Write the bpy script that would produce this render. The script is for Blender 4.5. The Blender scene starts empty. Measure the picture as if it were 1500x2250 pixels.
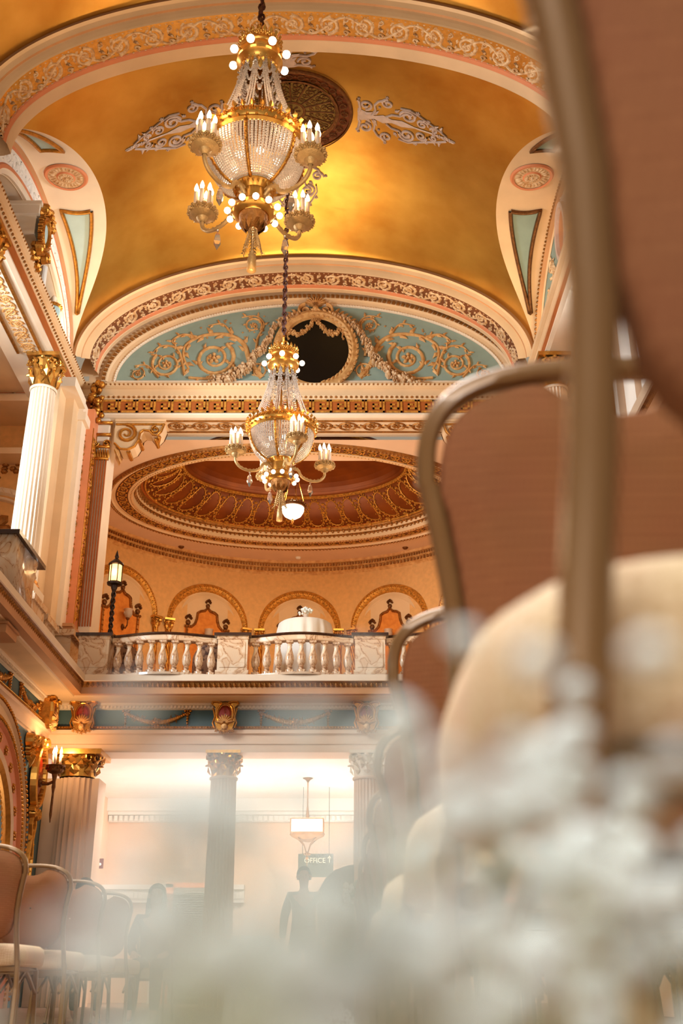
import bpy, math, random
from mathutils import Vector, Matrix
PI = math.pi
sin, cos, sqrt, rad = math.sin, math.cos, math.sqrt, math.radians
SC = bpy.context.scene
COL = SC.collection
random.seed(11)

# ------------------------------------------------------------------ camera
HC, TH, F = 0.30, rad(23.6), 2400.0
cam_d = bpy.data.cameras.new('camera')
cam = bpy.data.objects.new('camera', cam_d); COL.objects.link(cam)
cam.location = (0, 0, HC); cam.rotation_euler = (PI/2 + TH, 0, 0)
cam_d.sensor_fit = 'VERTICAL'; cam_d.sensor_height = 36.0
cam_d.lens = F*36/2250
cam_d.clip_start = 0.01; cam_d.clip_end = 200
cam_d.dof.use_dof = True; cam_d.dof.focus_distance = 17.0
cam_d.dof.aperture_fstop = 38.4/9.0
SC.camera = cam
def at(u, v, Y):
    """world point on the plane y=Y seen at pixel (u, v)"""
    up = (1125-v)/F; dy = cos(TH)-up*sin(TH); dz = sin(TH)+up*cos(TH)
    return Vector(((u-750)/F/dy*Y, Y, HC+dz/dy*Y))
def zat(v, Y): return at(750, v, Y).z

# ------------------------------------------------------------------ view, world, lights
vs = SC.view_settings
SC.display_settings.display_device = 'sRGB'
vs.view_transform = 'Standard'; vs.look = 'None'; vs.gamma = 1; vs.use_curve_mapping = False
vs.exposure = 0.0
w = bpy.data.worlds.new('world'); SC.world = w; w.use_nodes = True
w.node_tree.nodes['Background'].inputs[0].default_value = (1.0, 0.80, 0.58, 1)
w.node_tree.nodes['Background'].inputs[1].default_value = 0.34
cy = SC.cycles
cy.max_bounces = 7; cy.diffuse_bounces = 4; cy.glossy_bounces = 3; cy.transmission_bounces = 4
cy.transparent_max_bounces = 6; cy.sample_clamp_indirect = 4.0; cy.sample_clamp_direct = 0.0
cy.caustics_reflective = False; cy.caustics_refractive = False
cy.use_denoising = True
def area(name, loc, target, sx, sy, power, color):
    l = bpy.data.lights.new(name, 'AREA'); l.shape = 'RECTANGLE'; l.size = sx; l.size_y = sy
    l.energy = power; l.color = color
    o = bpy.data.objects.new(name, l); COL.objects.link(o); o.location = loc
    o.rotation_euler = (Vector(target)-Vector(loc)).to_track_quat('-Z', 'Y').to_euler()
    return o
def point(name, loc, power, color, r=0.15):
    l = bpy.data.lights.new(name, 'POINT'); l.energy = power; l.color = color; l.shadow_soft_size = r
    o = bpy.data.objects.new(name, l); COL.objects.link(o); o.location = loc
    return o
WARM = (1.0, 0.60, 0.28); WARM2 = (1.0, 0.72, 0.42); COOL = (0.86, 0.95, 1.0)
g_ = area('gallery_window_light', (-9.3, 14.5, 9.6), (0.0, 18.0, 9.8), 2.6, 4.2, 720, COOL); g_.data.spread = rad(104)
area('rear_fill_light', (-2.5, -4.5, 6.0), (0.0, 8.0, 3.0), 6.0, 5.0, 520, (1.0, 0.93, 0.84))  # added fill from behind the camera, no window is known there
t_ = area('hall_top_fill', (-1.8, 3.0, 8.0), (-0.8, 3.4, 0.3), 4.0, 4.0, 480, (0.93, 0.98, 1.0)); t_.data.spread = rad(100)  # added overhead fill for flowers and seat tops, not a roof opening
f_ = area('front_fill_light', (-1.2, -3.2, 2.6), (-0.1, 0.3, 0.25), 2.4, 1.8, 11, COOL); f_.data.spread = rad(50)  # extra fill added to brighten the flowers nearest the lens
r_ = area('right_gallery_fill', (7.6, 14.5, 10.4), (-6.0, 18.2, 14.2), 2.6, 2.6, 420, COOL); r_.data.spread = rad(56)  # added to whiten the left archivolt and soffit; no known window
area('lobby_daylight', (-1.5, 24.8, 4.55), (-1.5, 25.6, 0.5), 6.5, 3.6, 600, (1.0, 0.95, 0.90))
area('lobby_uplight', (-1.5, 25.4, 2.3), (-1.5, 25.6, 6.0), 6.0, 2.5, 300, (1.0, 0.94, 0.88))
area('alcove_cove_light', (-1.25, 26.4, 11.7), (-1.25, 26.4, 6.0), 4.0, 3.0, 185, WARM2)
area('alcove_uplight', (-1.25, 24.6, 8.2), (-1.25, 26.0, 12.0), 6.0, 2.5, 145, WARM2)
area('hall_uplight', (-0.9, 19.0, 6.6), (-0.9, 21.5, 14.5), 6.0, 1.2, 120, WARM2)
l_ = area('lunette_cove', (-0.86, 21.35, 13.62), (-0.86, 20.9, 15.6), 8.6, 0.3, 42, WARM2); l_.data.spread = rad(95)
area('near_cove', (-0.86, 13.6, 13.3), (-0.86, 10.0, 16.2), 8.6, 0.3, 95, WARM2)
for sx_ in (-1, 1):
    area('cornice_light', (-0.86+sx_*4.85, 19.4, 13.6), (-0.86+sx_*2.9, 20.2, 16.0), 3.4, 0.25, 34, WARM2)
area('vault_light', (-0.9, 8.0, 7.0), (-0.9, 10.5, 16.0), 5.0, 2.0, 50, WARM2)

# ------------------------------------------------------------------ materials
def lin(c):
    return tuple((x/12.92 if x <= 0.04045 else ((x+0.055)/1.055)**2.4) for x in (v/255 for v in c))
MATS = {}
def mat(name, col, rough=0.6, metal=0.0, noise=0.0, scale=6.0, col2=None, bump=0.0, bscale=40.0, coat=0.0, spec=0.4, detail=4.0, ramp=None):
    m = bpy.data.materials.new(name); m.use_nodes = True; MATS[name] = m
    nt = m.node_tree; b = nt.nodes['Principled BSDF']
    c = lin(col)
    b.inputs['Base Color'].default_value = (*c, 1)
    b.inputs['Roughness'].default_value = rough; b.inputs['Metallic'].default_value = metal
    b.inputs['Specular IOR Level'].default_value = spec
    b.inputs['Coat Weight'].default_value = coat
    tc = nt.nodes.new('ShaderNodeTexCoord')
    if col2 is not None or noise > 0:
        n = nt.nodes.new('ShaderNodeTexNoise'); n.inputs['Scale'].default_value = scale; n.inputs['Detail'].default_value = detail
        nt.links.new(tc.outputs['Object'], n.inputs['Vector'])
        cr = nt.nodes.new('ShaderNodeValToRGB'); nt.links.new(n.outputs['Fac'], cr.inputs['Fac'])
        c2 = lin(col2) if col2 else tuple(x*(1-noise) for x in c)
        lo, hi = ramp or (0.35, 0.65)
        cr.color_ramp.elements[0].position = lo; cr.color_ramp.elements[1].position = hi
        cr.color_ramp.elements[0].color = (*c2, 1); cr.color_ramp.elements[1].color = (*c, 1)
        nt.links.new(cr.outputs['Color'], b.inputs['Base Color'])
    if bump > 0:
        n2 = nt.nodes.new('ShaderNodeTexNoise'); n2.inputs['Scale'].default_value = bscale; n2.inputs['Detail'].default_value = 3
        nt.links.new(tc.outputs['Object'], n2.inputs['Vector'])
        bp = nt.nodes.new('ShaderNodeBump'); bp.inputs['Strength'].default_value = bump; bp.inputs['Distance'].default_value = 0.02
        nt.links.new(n2.outputs['Fac'], bp.inputs['Height']); nt.links.new(bp.outputs['Normal'], b.inputs['Normal'])
    return m
def emis(name, col, strength, light=False):
    m = bpy.data.materials.new(name); m.use_nodes = True; MATS[name] = m
    b = m.node_tree.nodes['Principled BSDF']
    b.inputs['Base Color'].default_value = (*lin(col), 1)
    b.inputs['Emission Color'].default_value = (*lin(col), 1); b.inputs['Emission Strength'].default_value = strength
    b.inputs['Roughness'].default_value = 0.3
    if not light: m.cycles.emission_sampling = 'NONE'
    return m
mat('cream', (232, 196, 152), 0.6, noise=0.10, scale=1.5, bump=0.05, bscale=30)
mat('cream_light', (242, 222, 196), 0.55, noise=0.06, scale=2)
mat('white_plaster', (244, 238, 228), 0.5, noise=0.05, scale=2)
mat('tan', (202, 146, 98), 0.65, noise=0.12, scale=1.5)
mat('peach', (222, 138, 92), 0.6, noise=0.08, scale=3)
mat('pink_plaster', (236, 202, 172), 0.6, noise=0.06, scale=2)
mat('apricot', (232, 178, 112), 0.7, noise=0.12, scale=9, detail=6)
mat('orange_panel', (232, 146, 58), 0.75, col2=(214, 124, 44), scale=7, detail=6)
mat('rust', (176, 92, 34), 0.55, noise=0.15, scale=4)
mat('gold_leaf', (238, 190, 96), 0.31, metal=0.94, col2=(204, 146, 60), scale=0.8, bump=0.12, bscale=5, detail=7, ramp=(0.3, 0.72))
mat('gold', (206, 144, 62), 0.30, metal=0.88, noise=0.35, scale=14, bump=0.3, bscale=60)
mat('bright_gold', (226, 170, 84), 0.28, metal=0.85, noise=0.2, scale=14)
mat('niche_gold', (238, 172, 76), 0.36, metal=0.5, noise=0.45, scale=16, bump=0.4, bscale=60)
mat('antique_gilt', (216, 178, 120), 0.40, metal=0.45, noise=0.2, scale=16, bump=0.25, bscale=60)
mat('old_gold', (176, 118, 56), 0.42, metal=0.55, noise=0.4, scale=12, bump=0.4, bscale=50)
mat('bronze', (132, 88, 50), 0.4, metal=0.7, noise=0.4, scale=14, bump=0.4, bscale=50)
mat('green_gold', (152, 126, 66), 0.38, metal=0.7, noise=0.4, scale=12, bump=0.4, bscale=40)
mat('plaster_ornament', (230, 200, 160), 0.6, col2=(196, 146, 92), scale=12)
mat('buff_ornament', (226, 176, 112), 0.55, col2=(196, 138, 76), scale=8)
mat('pale_ornament', (222, 196, 178), 0.6, noise=0.15, scale=8)
mat('blue_panel', (148, 166, 152), 0.7, noise=0.10, scale=3)
mat('blue_light', (186, 208, 204), 0.7, noise=0.06, scale=3)
mat('teal_frieze', (72, 100, 104), 0.6, noise=0.15, scale=3)
mat('blue_wall', (112, 146, 160), 0.65, noise=0.15, scale=2)
mat('maroon_dome', (108, 50, 14), 0.45, metal=0.3, col2=(134, 68, 18), scale=1.2, detail=6)
mat('dark_field', (124, 70, 36), 0.6, noise=0.2, scale=5)
mat('oculus_dark', (10, 9, 8), 0.35, spec=0.3)
mat('red_enamel', (150, 34, 18), 0.35, noise=0.2, scale=6, coat=0.4)
mat('dark_wood', (58, 34, 24), 0.25, noise=0.3, scale=8, coat=0.4)
mat('iron', (52, 36, 28), 0.45, metal=0.6, noise=0.3, scale=20)
mat('table_linen', (226, 218, 206), 0.8, noise=0.03, scale=4)
mat('candle_white', (246, 222, 196), 0.5)
mat('metal_frame', (122, 88, 50), 0.34, metal=0.25, noise=0.05, scale=8, coat=0.4)
mat('seat_edge', (226, 204, 172), 0.7)
mat('leaf_green', (120, 134, 88), 0.6, noise=0.25, scale=30)
m = mat('petal_white', (246, 250, 248), 0.7); nt = m.node_tree; b = nt.nodes['Principled BSDF']
tr = nt.nodes.new('ShaderNodeBsdfTranslucent'); tr.inputs['Color'].default_value = (.95, .97, .93, 1); mx = nt.nodes.new('ShaderNodeMixShader'); mx.inputs[0].default_value = .5
nt.links.new(b.outputs[0], mx.inputs[1]); nt.links.new(tr.outputs[0], mx.inputs[2]); nt.links.new(mx.outputs[0], nt.nodes['Material Output'].inputs['Surface'])
mat('stem_green', (188, 192, 156), 0.6, noise=0.2, scale=30)
mat('skin', (206, 150, 122), 0.5)
mat('hair', (46, 30, 24), 0.5, noise=0.4, scale=30)
mat('dark_floral', (70, 44, 34), 0.8, col2=(140, 104, 78), scale=14, ramp=(.5,.62))
mat('dark_cloth', (74, 64, 56), 0.8, noise=0.2, scale=10)
mat('grey_cloth', (140, 132, 118), 0.8, noise=0.1, scale=10)
mat('louver', (160, 160, 148), 0.6)
mat('sign_green', (62, 66, 52), 0.5)
mat('sign_letter', (214, 206, 176), 0.5)
mat('screen_green', (104, 110, 90), 0.8, noise=0.15, scale=6)
mat('alarm_red', (120, 40, 34), 0.4)
mat('carpet', (158, 130, 106), 0.95, col2=(120, 86, 66), scale=9, detail=6)
mat('chain_brown', (84, 40, 26), 0.5, metal=0.3, noise=0.4, scale=30)
emis('bulb', (255, 232, 200), 5.0)
emis('flame_bulb', (255, 226, 186), 6.0)
emis('lantern_glow', (255, 196, 120), 2.6)
emis('bowl_glow', (255, 236, 210), 3.2)
emis('box_glow', (255, 246, 236), 1.4)
# marble
m = mat('marble', (214, 192, 166), 0.22, coat=0.5); nt = m.node_tree; b = nt.nodes['Principled BSDF']
tc = nt.nodes.new('ShaderNodeTexCoord'); n = nt.nodes.new('ShaderNodeTexNoise'); n.inputs['Scale'].default_value = 2.6; n.inputs['Detail'].default_value = 8; n.inputs['Distortion'].default_value = 1.6
cr = nt.nodes.new('ShaderNodeValToRGB'); e = cr.color_ramp.elements
e[0].position = 0.40; e[0].color = (*lin((218, 198, 174)), 1); e[1].position = 0.60; e[1].color = (*lin((208, 182, 154)), 1)
k = e.new(0.49); k.color = (*lin((196, 158, 122)), 1); k = e.new(0.505); k.color = (*lin((128, 84, 56)), 1); k = e.new(0.52); k.color = (*lin((206, 172, 140)), 1)
nt.links.new(tc.outputs['Object'], n.inputs['Vector']); nt.links.new(n.outputs['Fac'], cr.inputs['Fac']); nt.links.new(cr.outputs['Color'], b.inputs['Base Color'])
# crystal: cut beads that pass and scatter the lamps inside
m = bpy.data.materials.new('crystal'); MATS['crystal'] = m; m.use_nodes = True; nt = m.node_tree; nt.nodes.clear()
o = nt.nodes.new('ShaderNodeOutputMaterial'); g = nt.nodes.new('ShaderNodeBsdfGlossy'); g.inputs['Roughness'].default_value = 0.12; g.inputs['Color'].default_value = (1, .95, .9, 1)
t = nt.nodes.new('ShaderNodeBsdfTranslucent'); t.inputs['Color'].default_value = (1, .90, .80, 1)
d = nt.nodes.new('ShaderNodeBsdfDiffuse'); d.inputs['Color'].default_value = (.95, .88, .82, 1)
m1 = nt.nodes.new('ShaderNodeMixShader'); m1.inputs[0].default_value = 0.35; m2 = nt.nodes.new('ShaderNodeMixShader'); m2.inputs[0].default_value = 0.3
nt.links.new(t.outputs[0], m1.inputs[1]); nt.links.new(d.outputs[0], m1.inputs[2]); nt.links.new(m1.outputs[0], m2.inputs[1]); nt.links.new(g.outputs[0], m2.inputs[2]); nt.links.new(m2.outputs[0], o.inputs[0])
m = mat('glass_drop', (255, 240, 225), 0.05); b = m.node_tree.nodes['Principled BSDF']; b.inputs['Transmission Weight'].default_value = 0.85; b.inputs['IOR'].default_value = 1.5
m = mat('frosted_glass', (214, 200, 184), 0.35); b = m.node_tree.nodes['Principled BSDF']; b.inputs['Transmission Weight'].default_value = 0.4
# woven upholstery with a small lozenge pattern
def weave(name, c1, c2, sc=130.0):
    m = mat(name, c1, 0.85); nt = m.node_tree; b = nt.nodes['Principled BSDF']
    tc = nt.nodes.new('ShaderNodeTexCoord'); mp = nt.nodes.new('ShaderNodeMapping'); mp.inputs['Rotation'].default_value = (0, rad(45), 0)
    ck = nt.nodes.new('ShaderNodeTexChecker'); ck.inputs['Scale'].default_value = sc; ck.inputs['Color1'].default_value = (*lin(c1), 1); ck.inputs['Color2'].default_value = (*lin(c2), 1)
    nt.links.new(tc.outputs['Object'], mp.inputs['Vector']); nt.links.new(mp.outputs['Vector'], ck.inputs['Vector'])
    n = nt.nodes.new('ShaderNodeTexNoise'); n.inputs['Scale'].default_value = 9
    mx = nt.nodes.new('ShaderNodeMix'); mx.data_type = 'RGBA'; mx.blend_type = 'MULTIPLY'; mx.inputs[0].default_value = 0.25
    nt.links.new(tc.outputs['Object'], n.inputs['Vector']); nt.links.new(ck.outputs['Color'], mx.inputs[6]); nt.links.new(n.outputs['Color'], mx.inputs[7])
    nt.links.new(mx.outputs[2], b.inputs['Base Color'])
    bp = nt.nodes.new('ShaderNodeBump'); bp.inputs['Strength'].default_value = 0.3; bp.inputs['Distance'].default_value = 0.002
    nt.links.new(ck.outputs['Fac'], bp.inputs['Height']); nt.links.new(bp.outputs['Normal'], b.inputs['Normal'])
weave('fabric_brown', (146, 94, 56), (132, 80, 44), 190)
weave('fabric_beige', (214, 184, 148), (202, 170, 132))

# ------------------------------------------------------------------ mesh builder
class MB:
    def __init__(s): s.v = []; s.f = []; s.mi = []; s.m = 0; s.xf = None
    def V(s, p):
        s.v.append(tuple(s.xf @ Vector(p)) if s.xf is not None else tuple(p)); return len(s.v)-1
    def Fc(s, *ids): s.f.append(ids); s.mi.append(s.m)
    def poly(s, pts): s.Fc(*[s.V(p) for p in pts])
    def box(s, x0, x1, y0, y1, z0, z1):
        i = [s.V((x, y, z)) for z in (z0, z1) for (x, y) in ((x0, y0), (x1, y0), (x1, y1), (x0, y1))]
        for q in ((3, 2, 1, 0), (4, 5, 6, 7), (0, 1, 5, 4), (1, 2, 6, 5), (2, 3, 7, 6), (3, 0, 4, 7)): s.Fc(*[i[k] for k in q])
    def rings(s, R, close=False, cap=False):
        """join consecutive rings of points; close = each ring is a loop"""
        idx = [[s.V(p) for p in r] for r in R]; n = len(R[0])
        for a, b in zip(idx, idx[1:]):
            for k in range(n if close else n-1):
                s.Fc(a[k], a[(k+1) % n], b[(k+1) % n], b[k])
        if cap: s.Fc(*reversed(idx[0])); s.Fc(*idx[-1])
    def tube(s, pts, r, n=6, cap=True):
        pts = [Vector(p) for p in pts]; R = []
        rr = r if isinstance(r, (list, tuple)) else [r]*len(pts)
        t0 = (pts[1]-pts[0]).normalized(); a = Vector((0, 0, 1)) if abs(t0.z) < .9 else Vector((1, 0, 0))
        nv = t0.cross(a).normalized()
        for i, p in enumerate(pts):
            t = (pts[min(i+1, len(pts)-1)]-pts[max(i-1, 0)]).normalized()
            nv = (nv-t*nv.dot(t)).normalized(); bv = t.cross(nv)
            R.append([p+(nv*cos(2*PI*k/n)+bv*sin(2*PI*k/n))*rr[i] for k in range(n)])
        s.rings(R, True, cap)
    def lathe(s, prof, n=16, c=(0, 0, 0), lobes=0, amp=0.0, a0=0.0, a1=2*PI):
        c = Vector(c); full = abs(a1-a0-2*PI) < 1e-6; m = n if full else n+1; R = []
        for (r, z) in prof:
            R.append([c+Vector((r*(1+(amp*cos(lobes*(a0+(a1-a0)*k/n)) if lobes else 0))*cos(a0+(a1-a0)*k/n), r*(1+(amp*cos(lobes*(a0+(a1-a0)*k/n)) if lobes else 0))*sin(a0+(a1-a0)*k/n), z)) for k in range(m)])
        s.rings(R, full)
    def ball(s, c, r, n=6, sz=1.0):
        c = Vector(c); h = max(3, n//2+1)
        top = s.V(c+Vector((0, 0, r*sz))); bot = s.V(c-Vector((0, 0, r*sz))); L = []
        for i in range(1, h):
            a = PI*i/h; L.append([s.V(c+Vector((r*sin(a)*cos(2*PI*k/n), r*sin(a)*sin(2*PI*k/n), r*sz*cos(a)))) for k in range(n)])
        for k in range(n):
            s.Fc(top, L[0][k], L[0][(k+1) % n]); s.Fc(bot, L[-1][(k+1) % n], L[-1][k])
        for a, b in zip(L, L[1:]):
            for k in range(n): s.Fc(a[k], b[k], b[(k+1) % n], a[(k+1) % n])
    def prism(s, pts2, f0, f1):
        """2D outline between two mapping functions"""
        a = [s.V(f0(*p)) for p in pts2]; b = [s.V(f1(*p)) for p in pts2]; n = len(a)
        s.Fc(*reversed(a)); s.Fc(*b)
        for k in range(n): s.Fc(a[k], a[(k+1) % n], b[(k+1) % n], b[k])
    # ---- relief on a mapped surface M(s,t,h)
    def rib(s, M, pts, w, h):
        n = len(pts); R = []
        for i, (x, y) in enumerate(pts):
            x0, y0 = pts[max(i-1, 0)]; x1, y1 = pts[min(i+1, n-1)]
            dx, dy = x1-x0, y1-y0; l = sqrt(dx*dx+dy*dy) or 1; nx, ny = -dy/l, dx/l
            ww = w[i] if isinstance(w, list) else w; hh = h*(ww/(max(w) if isinstance(w, list) else w))
            R.append([M(x+nx*ww*k, y+ny*ww*k, hh*q) for k, q in ((-1, -.1), (-.55, .8), (0, 1), (.55, .8), (1, -.1))])
        s.rings(R)
    def dome(s, M, x, y, rx, ry, h, n=8, rot=0.0):
        c, d = cos(rot), sin(rot)
        def P(r, a, z):
            px, py = rx*r*cos(a), ry*r*sin(a); return M(x+px*c-py*d, y+px*d+py*c, z)
        top = s.V(P(0, 0, h)); A = [s.V(P(.62, 2*PI*k/n, h*.75)) for k in range(n)]; B = [s.V(P(1, 2*PI*k/n, -h*.1)) for k in range(n)]
        for k in range(n):
            j = (k+1) % n; s.Fc(top, A[k], A[j]); s.Fc(A[k], B[k], B[j], A[j])
    def leaf(s, M, x, y, ang, L, w, h):
        c, d = cos(ang), sin(ang); q = lambda a, b, z: M(x+a*c-b*d, y+a*d+b*c, z)
        i = [s.V(q(0, 0, 0)), s.V(q(.35*L, w, 0)), s.V(q(.45*L, 0, h)), s.V(q(.35*L, -w, 0)), s.V(q(L, .25*w, h*.2)), s.V(q(.75*L, .5*w, h*.6))]
        s.Fc(i[0], i[1], i[2]); s.Fc(i[0], i[2], i[3]); s.Fc(i[1], i[5], i[2]); s.Fc(i[2], i[5], i[4]); s.Fc(i[3], i[2], i[4])
    def rosette(s, M, x, y, r, h, n=6, rot=0.0):
        for k in range(n):
            a = rot+2*PI*k/n; s.dome(M, x+.58*r*cos(a), y+.58*r*sin(a), r*.42, r*.30, h*.7, 6, a)
        s.dome(M, x, y, r*.30, r*.30, h, 6)
    def build(s, name, mats, parent=None, smooth=False, loc=None):
        me = bpy.data.meshes.new(name); me.from_pydata(s.v, [], s.f); 
        for mm in ([mats] if isinstance(mats, str) else mats): me.materials.append(MATS[mm])
        me.polygons.foreach_set('material_index', s.mi)
        if smooth: me.polygons.foreach_set('use_smooth', [True]*len(s.f))
        me.update(); o = bpy.data.objects.new(name, me); COL.objects.link(o)
        if parent: o.parent = parent
        if loc: o.location = loc
        return o
def autosmooth(o, ang=40):
    me = o.data; me.polygons.foreach_set('use_smooth', [True]*len(me.polygons))
    me.set_sharp_from_angle(angle=rad(ang)); return o
def tag(o, label, cat=None, group=None, kind=None):
    o['label'] = label
    if cat: o['category'] = cat
    if group: o['group'] = group
    if kind: o['kind'] = kind
    return o
def empty(name, loc=(0, 0, 0), rz=0.0):
    o = bpy.data.objects.new(name, None); COL.objects.link(o); o.location = loc; o.rotation_euler = (0, 0, rz); o.empty_display_size = .1
    return o
def struct(o, label=None):
    o['kind'] = 'structure'
    if label: o['label'] = label
    return o
def copy_tree(o, parent=None):
    c = o.copy(); COL.objects.link(c)
    if parent: c.parent = parent
    for ch in o.children: copy_tree(ch, c)
    return c
def spiral(cx, cy, r0, turns, d=1, a0=0.0, r1=0.12, n=None):
    n = n or max(10, int(turns*14)); out = []
    for i in range(n+1):
        t = i/n; r = r0*(1-t)+r0*r1*t; a = a0+d*turns*2*PI*t
        out.append((cx+r*cos(a), cy+r*sin(a)))
    return out
def scroll_band(mb, M, L, H, cell, h=0.03, ro=1.0):
    """running vine: one spiral and a flower per cell, leaves between; s in 0..L, t in -H/2..H/2"""
    n = max(1, round(L/cell)); c = L/n; r = min(c*.40, H*.42)
    for i in range(n):
        cx = (i+.5)*c; sg = 1 if i % 2 else -1
        sp = spiral(cx, 0, r, 1.35, -sg, sg*PI/2+PI, .30, 18)
        mb.rib(M, sp, [r*.20*(1-.5*k/18) for k in range(19)], h)
        mb.rosette(M, cx, 0, r*.42*ro, h*1.3, 5, i)
        a = -sg*H*.40
        mb.rib(M, [(cx-.5*c+c*k/6, a*sin(PI*(k/6-.0))*.0+sg*H*.42*cos(PI*k/6)) for k in range(7)], r*.13, h*.8)
        for k in range(7):
            aa = 2*PI*k/7+i; mb.leaf(M, cx+r*1.02*cos(aa), r*1.02*sin(aa), aa+1.9, r*.55, r*.15, h*.9)
        for q in (-1, 1): mb.rib(M, spiral(cx+c*.5, q*H*.30, r*.30, 1.2, q, q*PI/2, .2, 9), r*.07, h*.8); mb.rosette(M, cx+c*.5, 0, r*.22, h, 4)
        for k in range(3):
            mb.leaf(M, cx+(k-1)*c*.3, -sg*H*.30*(1 if k != 1 else 1.2), (sg*(.6+.5*k)) % 6.28, r*.6, r*.17, h)
            mb.leaf(M, cx+c*.5, (k-1)*H*.25, 1.2*(k-1)+(PI/2 if k > 1 else 2.2), r*.5, r*.16, h)
def greek_key(mb, M, L, H, h=0.012, cell=None):
    """raised meander"""
    cell = cell or H*1.15; n = max(1, int(L/cell)); c = L/n; w = H*.065
    for i in range(n):
        x = i*c; P = [(0, -.4), (.0, .4), (.82, .4), (.82, -.16), (.42, -.16), (.42, .12), (.60, .12)]
        P2 = [(.0, -.4), (.22, -.4), (.22, .14)]
        for path in (P, [(.2, -.4), (1.0, -.4)]):
            for (a, b), (a2, b2) in zip(path, path[1:]):
                x0, x1 = sorted((x+a*c, x+a2*c)); y0, y1 = sorted((b*H, b2*H))
                x0 -= w; x1 += w; y0 -= w; y1 += w
                q = [M(x0, y0, h), M(x1, y0, h), M(x1, y1, h), M(x0, y1, h)]; z = [M(x0, y0, 0), M(x1, y0, 0), M(x1, y1, 0), M(x0, y1, 0)]
                iq = [mb.V(p) for p in q]; iz = [mb.V(p) for p in z]; mb.Fc(*iq)
                for k in range(4): mb.Fc(iq[k], iz[k], iz[(k+1) % 4], iq[(k+1) % 4])
def beads(mb, M, L, sp, r, h, n=5, asp=1.0):
    c = int(L/sp)
    for i in range(c): mb.dome(M, (i+.5)*L/c, 0, r*asp, r, h, n)
def dentils(mb, M, L, sp, w, H, h):
    c = int(L/sp)
    for i in range(c):
        x = (i+.5)*L/c; a = [(x-w/2, -H/2), (x+w/2, -H/2), (x+w/2, H/2), (x-w/2, H/2)]
        t = [mb.V(M(p, q, h)) for p, q in a]; z = [mb.V(M(p, q, 0)) for p, q in a]; mb.Fc(*t)
        for k in range(4): mb.Fc(t[k], z[k], z[(k+1) % 4], t[(k+1) % 4])
def plane_map(o, U, W, N):
    o, U, W, N = Vector(o), Vector(U).normalized(), Vector(W).normalized(), Vector(N).normalized()
    return lambda s, t, h: o+U*s+W*t+N*h
def ell_pt(cx, zs, a, b, ph): return cx+a*cos(ph), zs+b*sin(ph)
def arc_table(a, b, p0=0.0, p1=PI, n=400):
    T = [0.0]
    for i in range(n):
        f = p0+(p1-p0)*(i+.5)/n; T.append(T[-1]+sqrt((a*sin(f))**2+(b*cos(f))**2)*abs(p1-p0)/n)
    def ph(s):
        L = T[-1]; s = min(max(s, 0), L); lo, hi = 0, n
        while hi-lo > 1:
            m = (lo+hi)//2
            if T[m] <= s: lo = m
            else: hi = m
        return p0+(p1-p0)*(lo+(s-T[lo])/max(1e-9, T[lo+1]-T[lo]))/n
    return T[-1], ph
def sweep_xy(mb, path, prof, z0=0.0, flip=False):
    """sweep a profile [(o, z)] along an open XY path; o is measured to the left of travel"""
    P = [Vector((x, y)) for x, y in path]; R = []
    for i, p in enumerate(P):
        d0 = (p-P[i-1]).normalized() if i else (P[1]-p).normalized(); d1 = (P[i+1]-p).normalized() if i < len(P)-1 else d0
        n0 = Vector((-d0.y, d0.x)); n1 = Vector((-d1.y, d1.x)); m = (n0+n1); m = m/max(.2, m.dot(n0)) if m.length > 1e-6 else n0
        R.append([(p.x+m.x*o, p.y+m.y*o, z+z0) for o, z in prof])
    mb.rings(R)
# ================================================================== the hall's shell
XC, AX, ZS, BZ = -0.86, 5.3, 13.55, 2.8
BAYS = [(7.0, 13.85, 10.4, 3.3), (14.8, 21.45, 18.1, 3.3)]
def sarch(bay, y):
    y0, y1, yc, hw = bay; q = 1-((y-yc)/hw)**2
    return ZS+1.87*sqrt(max(q, 0))
def bulge(bay, y):
    y0, y1, yc, hw = bay; return 0.6*max(0, sin(PI*(y-y0)/(y1-y0)))**0.8
def vz(bay, x, y):
    c = sqrt(max(0, 1-((x-XC)/AX)**2)); return ZS+BZ*c+bulge(bay, y)*c**4
def groin(bay, y):
    """half width at which the barrel meets the side arch, and the height there as an angle sine"""
    s, b = sarch(bay, y)-ZS, bulge(bay, y); lo, hi = 0.0, 1.0
    for _ in range(30):
        c = (lo+hi)/2
        if BZ*c+b*c**4 < s: lo = c
        else: hi = c
    return AX*sqrt(max(0, 1-lo*lo)), lo
def vault_bay(bay, k):
    y0, y1, yc, hw = bay; NY, NX = 72, 56; mb = MB(); R = []
    for j in range(NY+1):
        y = y0+(y1-y0)*j/NY; pg = math.asin(min(.999, groin(bay, y)[1]))
        R.append([(XC+AX*cos(pg+(PI-2*pg)*i/NX), y, vz(bay, XC+AX*cos(pg+(PI-2*pg)*i/NX), y)) for i in range(NX+1)])
    mb.rings(R); o = mb.build('ceiling' if k else 'ceiling', 'gold_leaf', smooth=True); struct(o, 'gilded barrel vault')
    for sg in (-1, 1):
        mb = MB(); R = []
        for j in range(NY+1):
            y = y0+(y1-y0)*j/NY; s = sarch(bay, y); xg = groin(bay, y)[0]
            R.append([(XC+sg*(xg+(AX+.05-xg)*i/8), y, s) for i in range(9)])
        mb.rings(R); p = mb.build('ceiling', 'cream_light' if sg < 0 else 'cream', smooth=True)  # left soffit paler: the stronger daylight on it is put into the colour
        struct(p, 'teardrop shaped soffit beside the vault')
for k, bay in enumerate(BAYS): vault_bay(bay, k)
B2 = BAYS[1]
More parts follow.
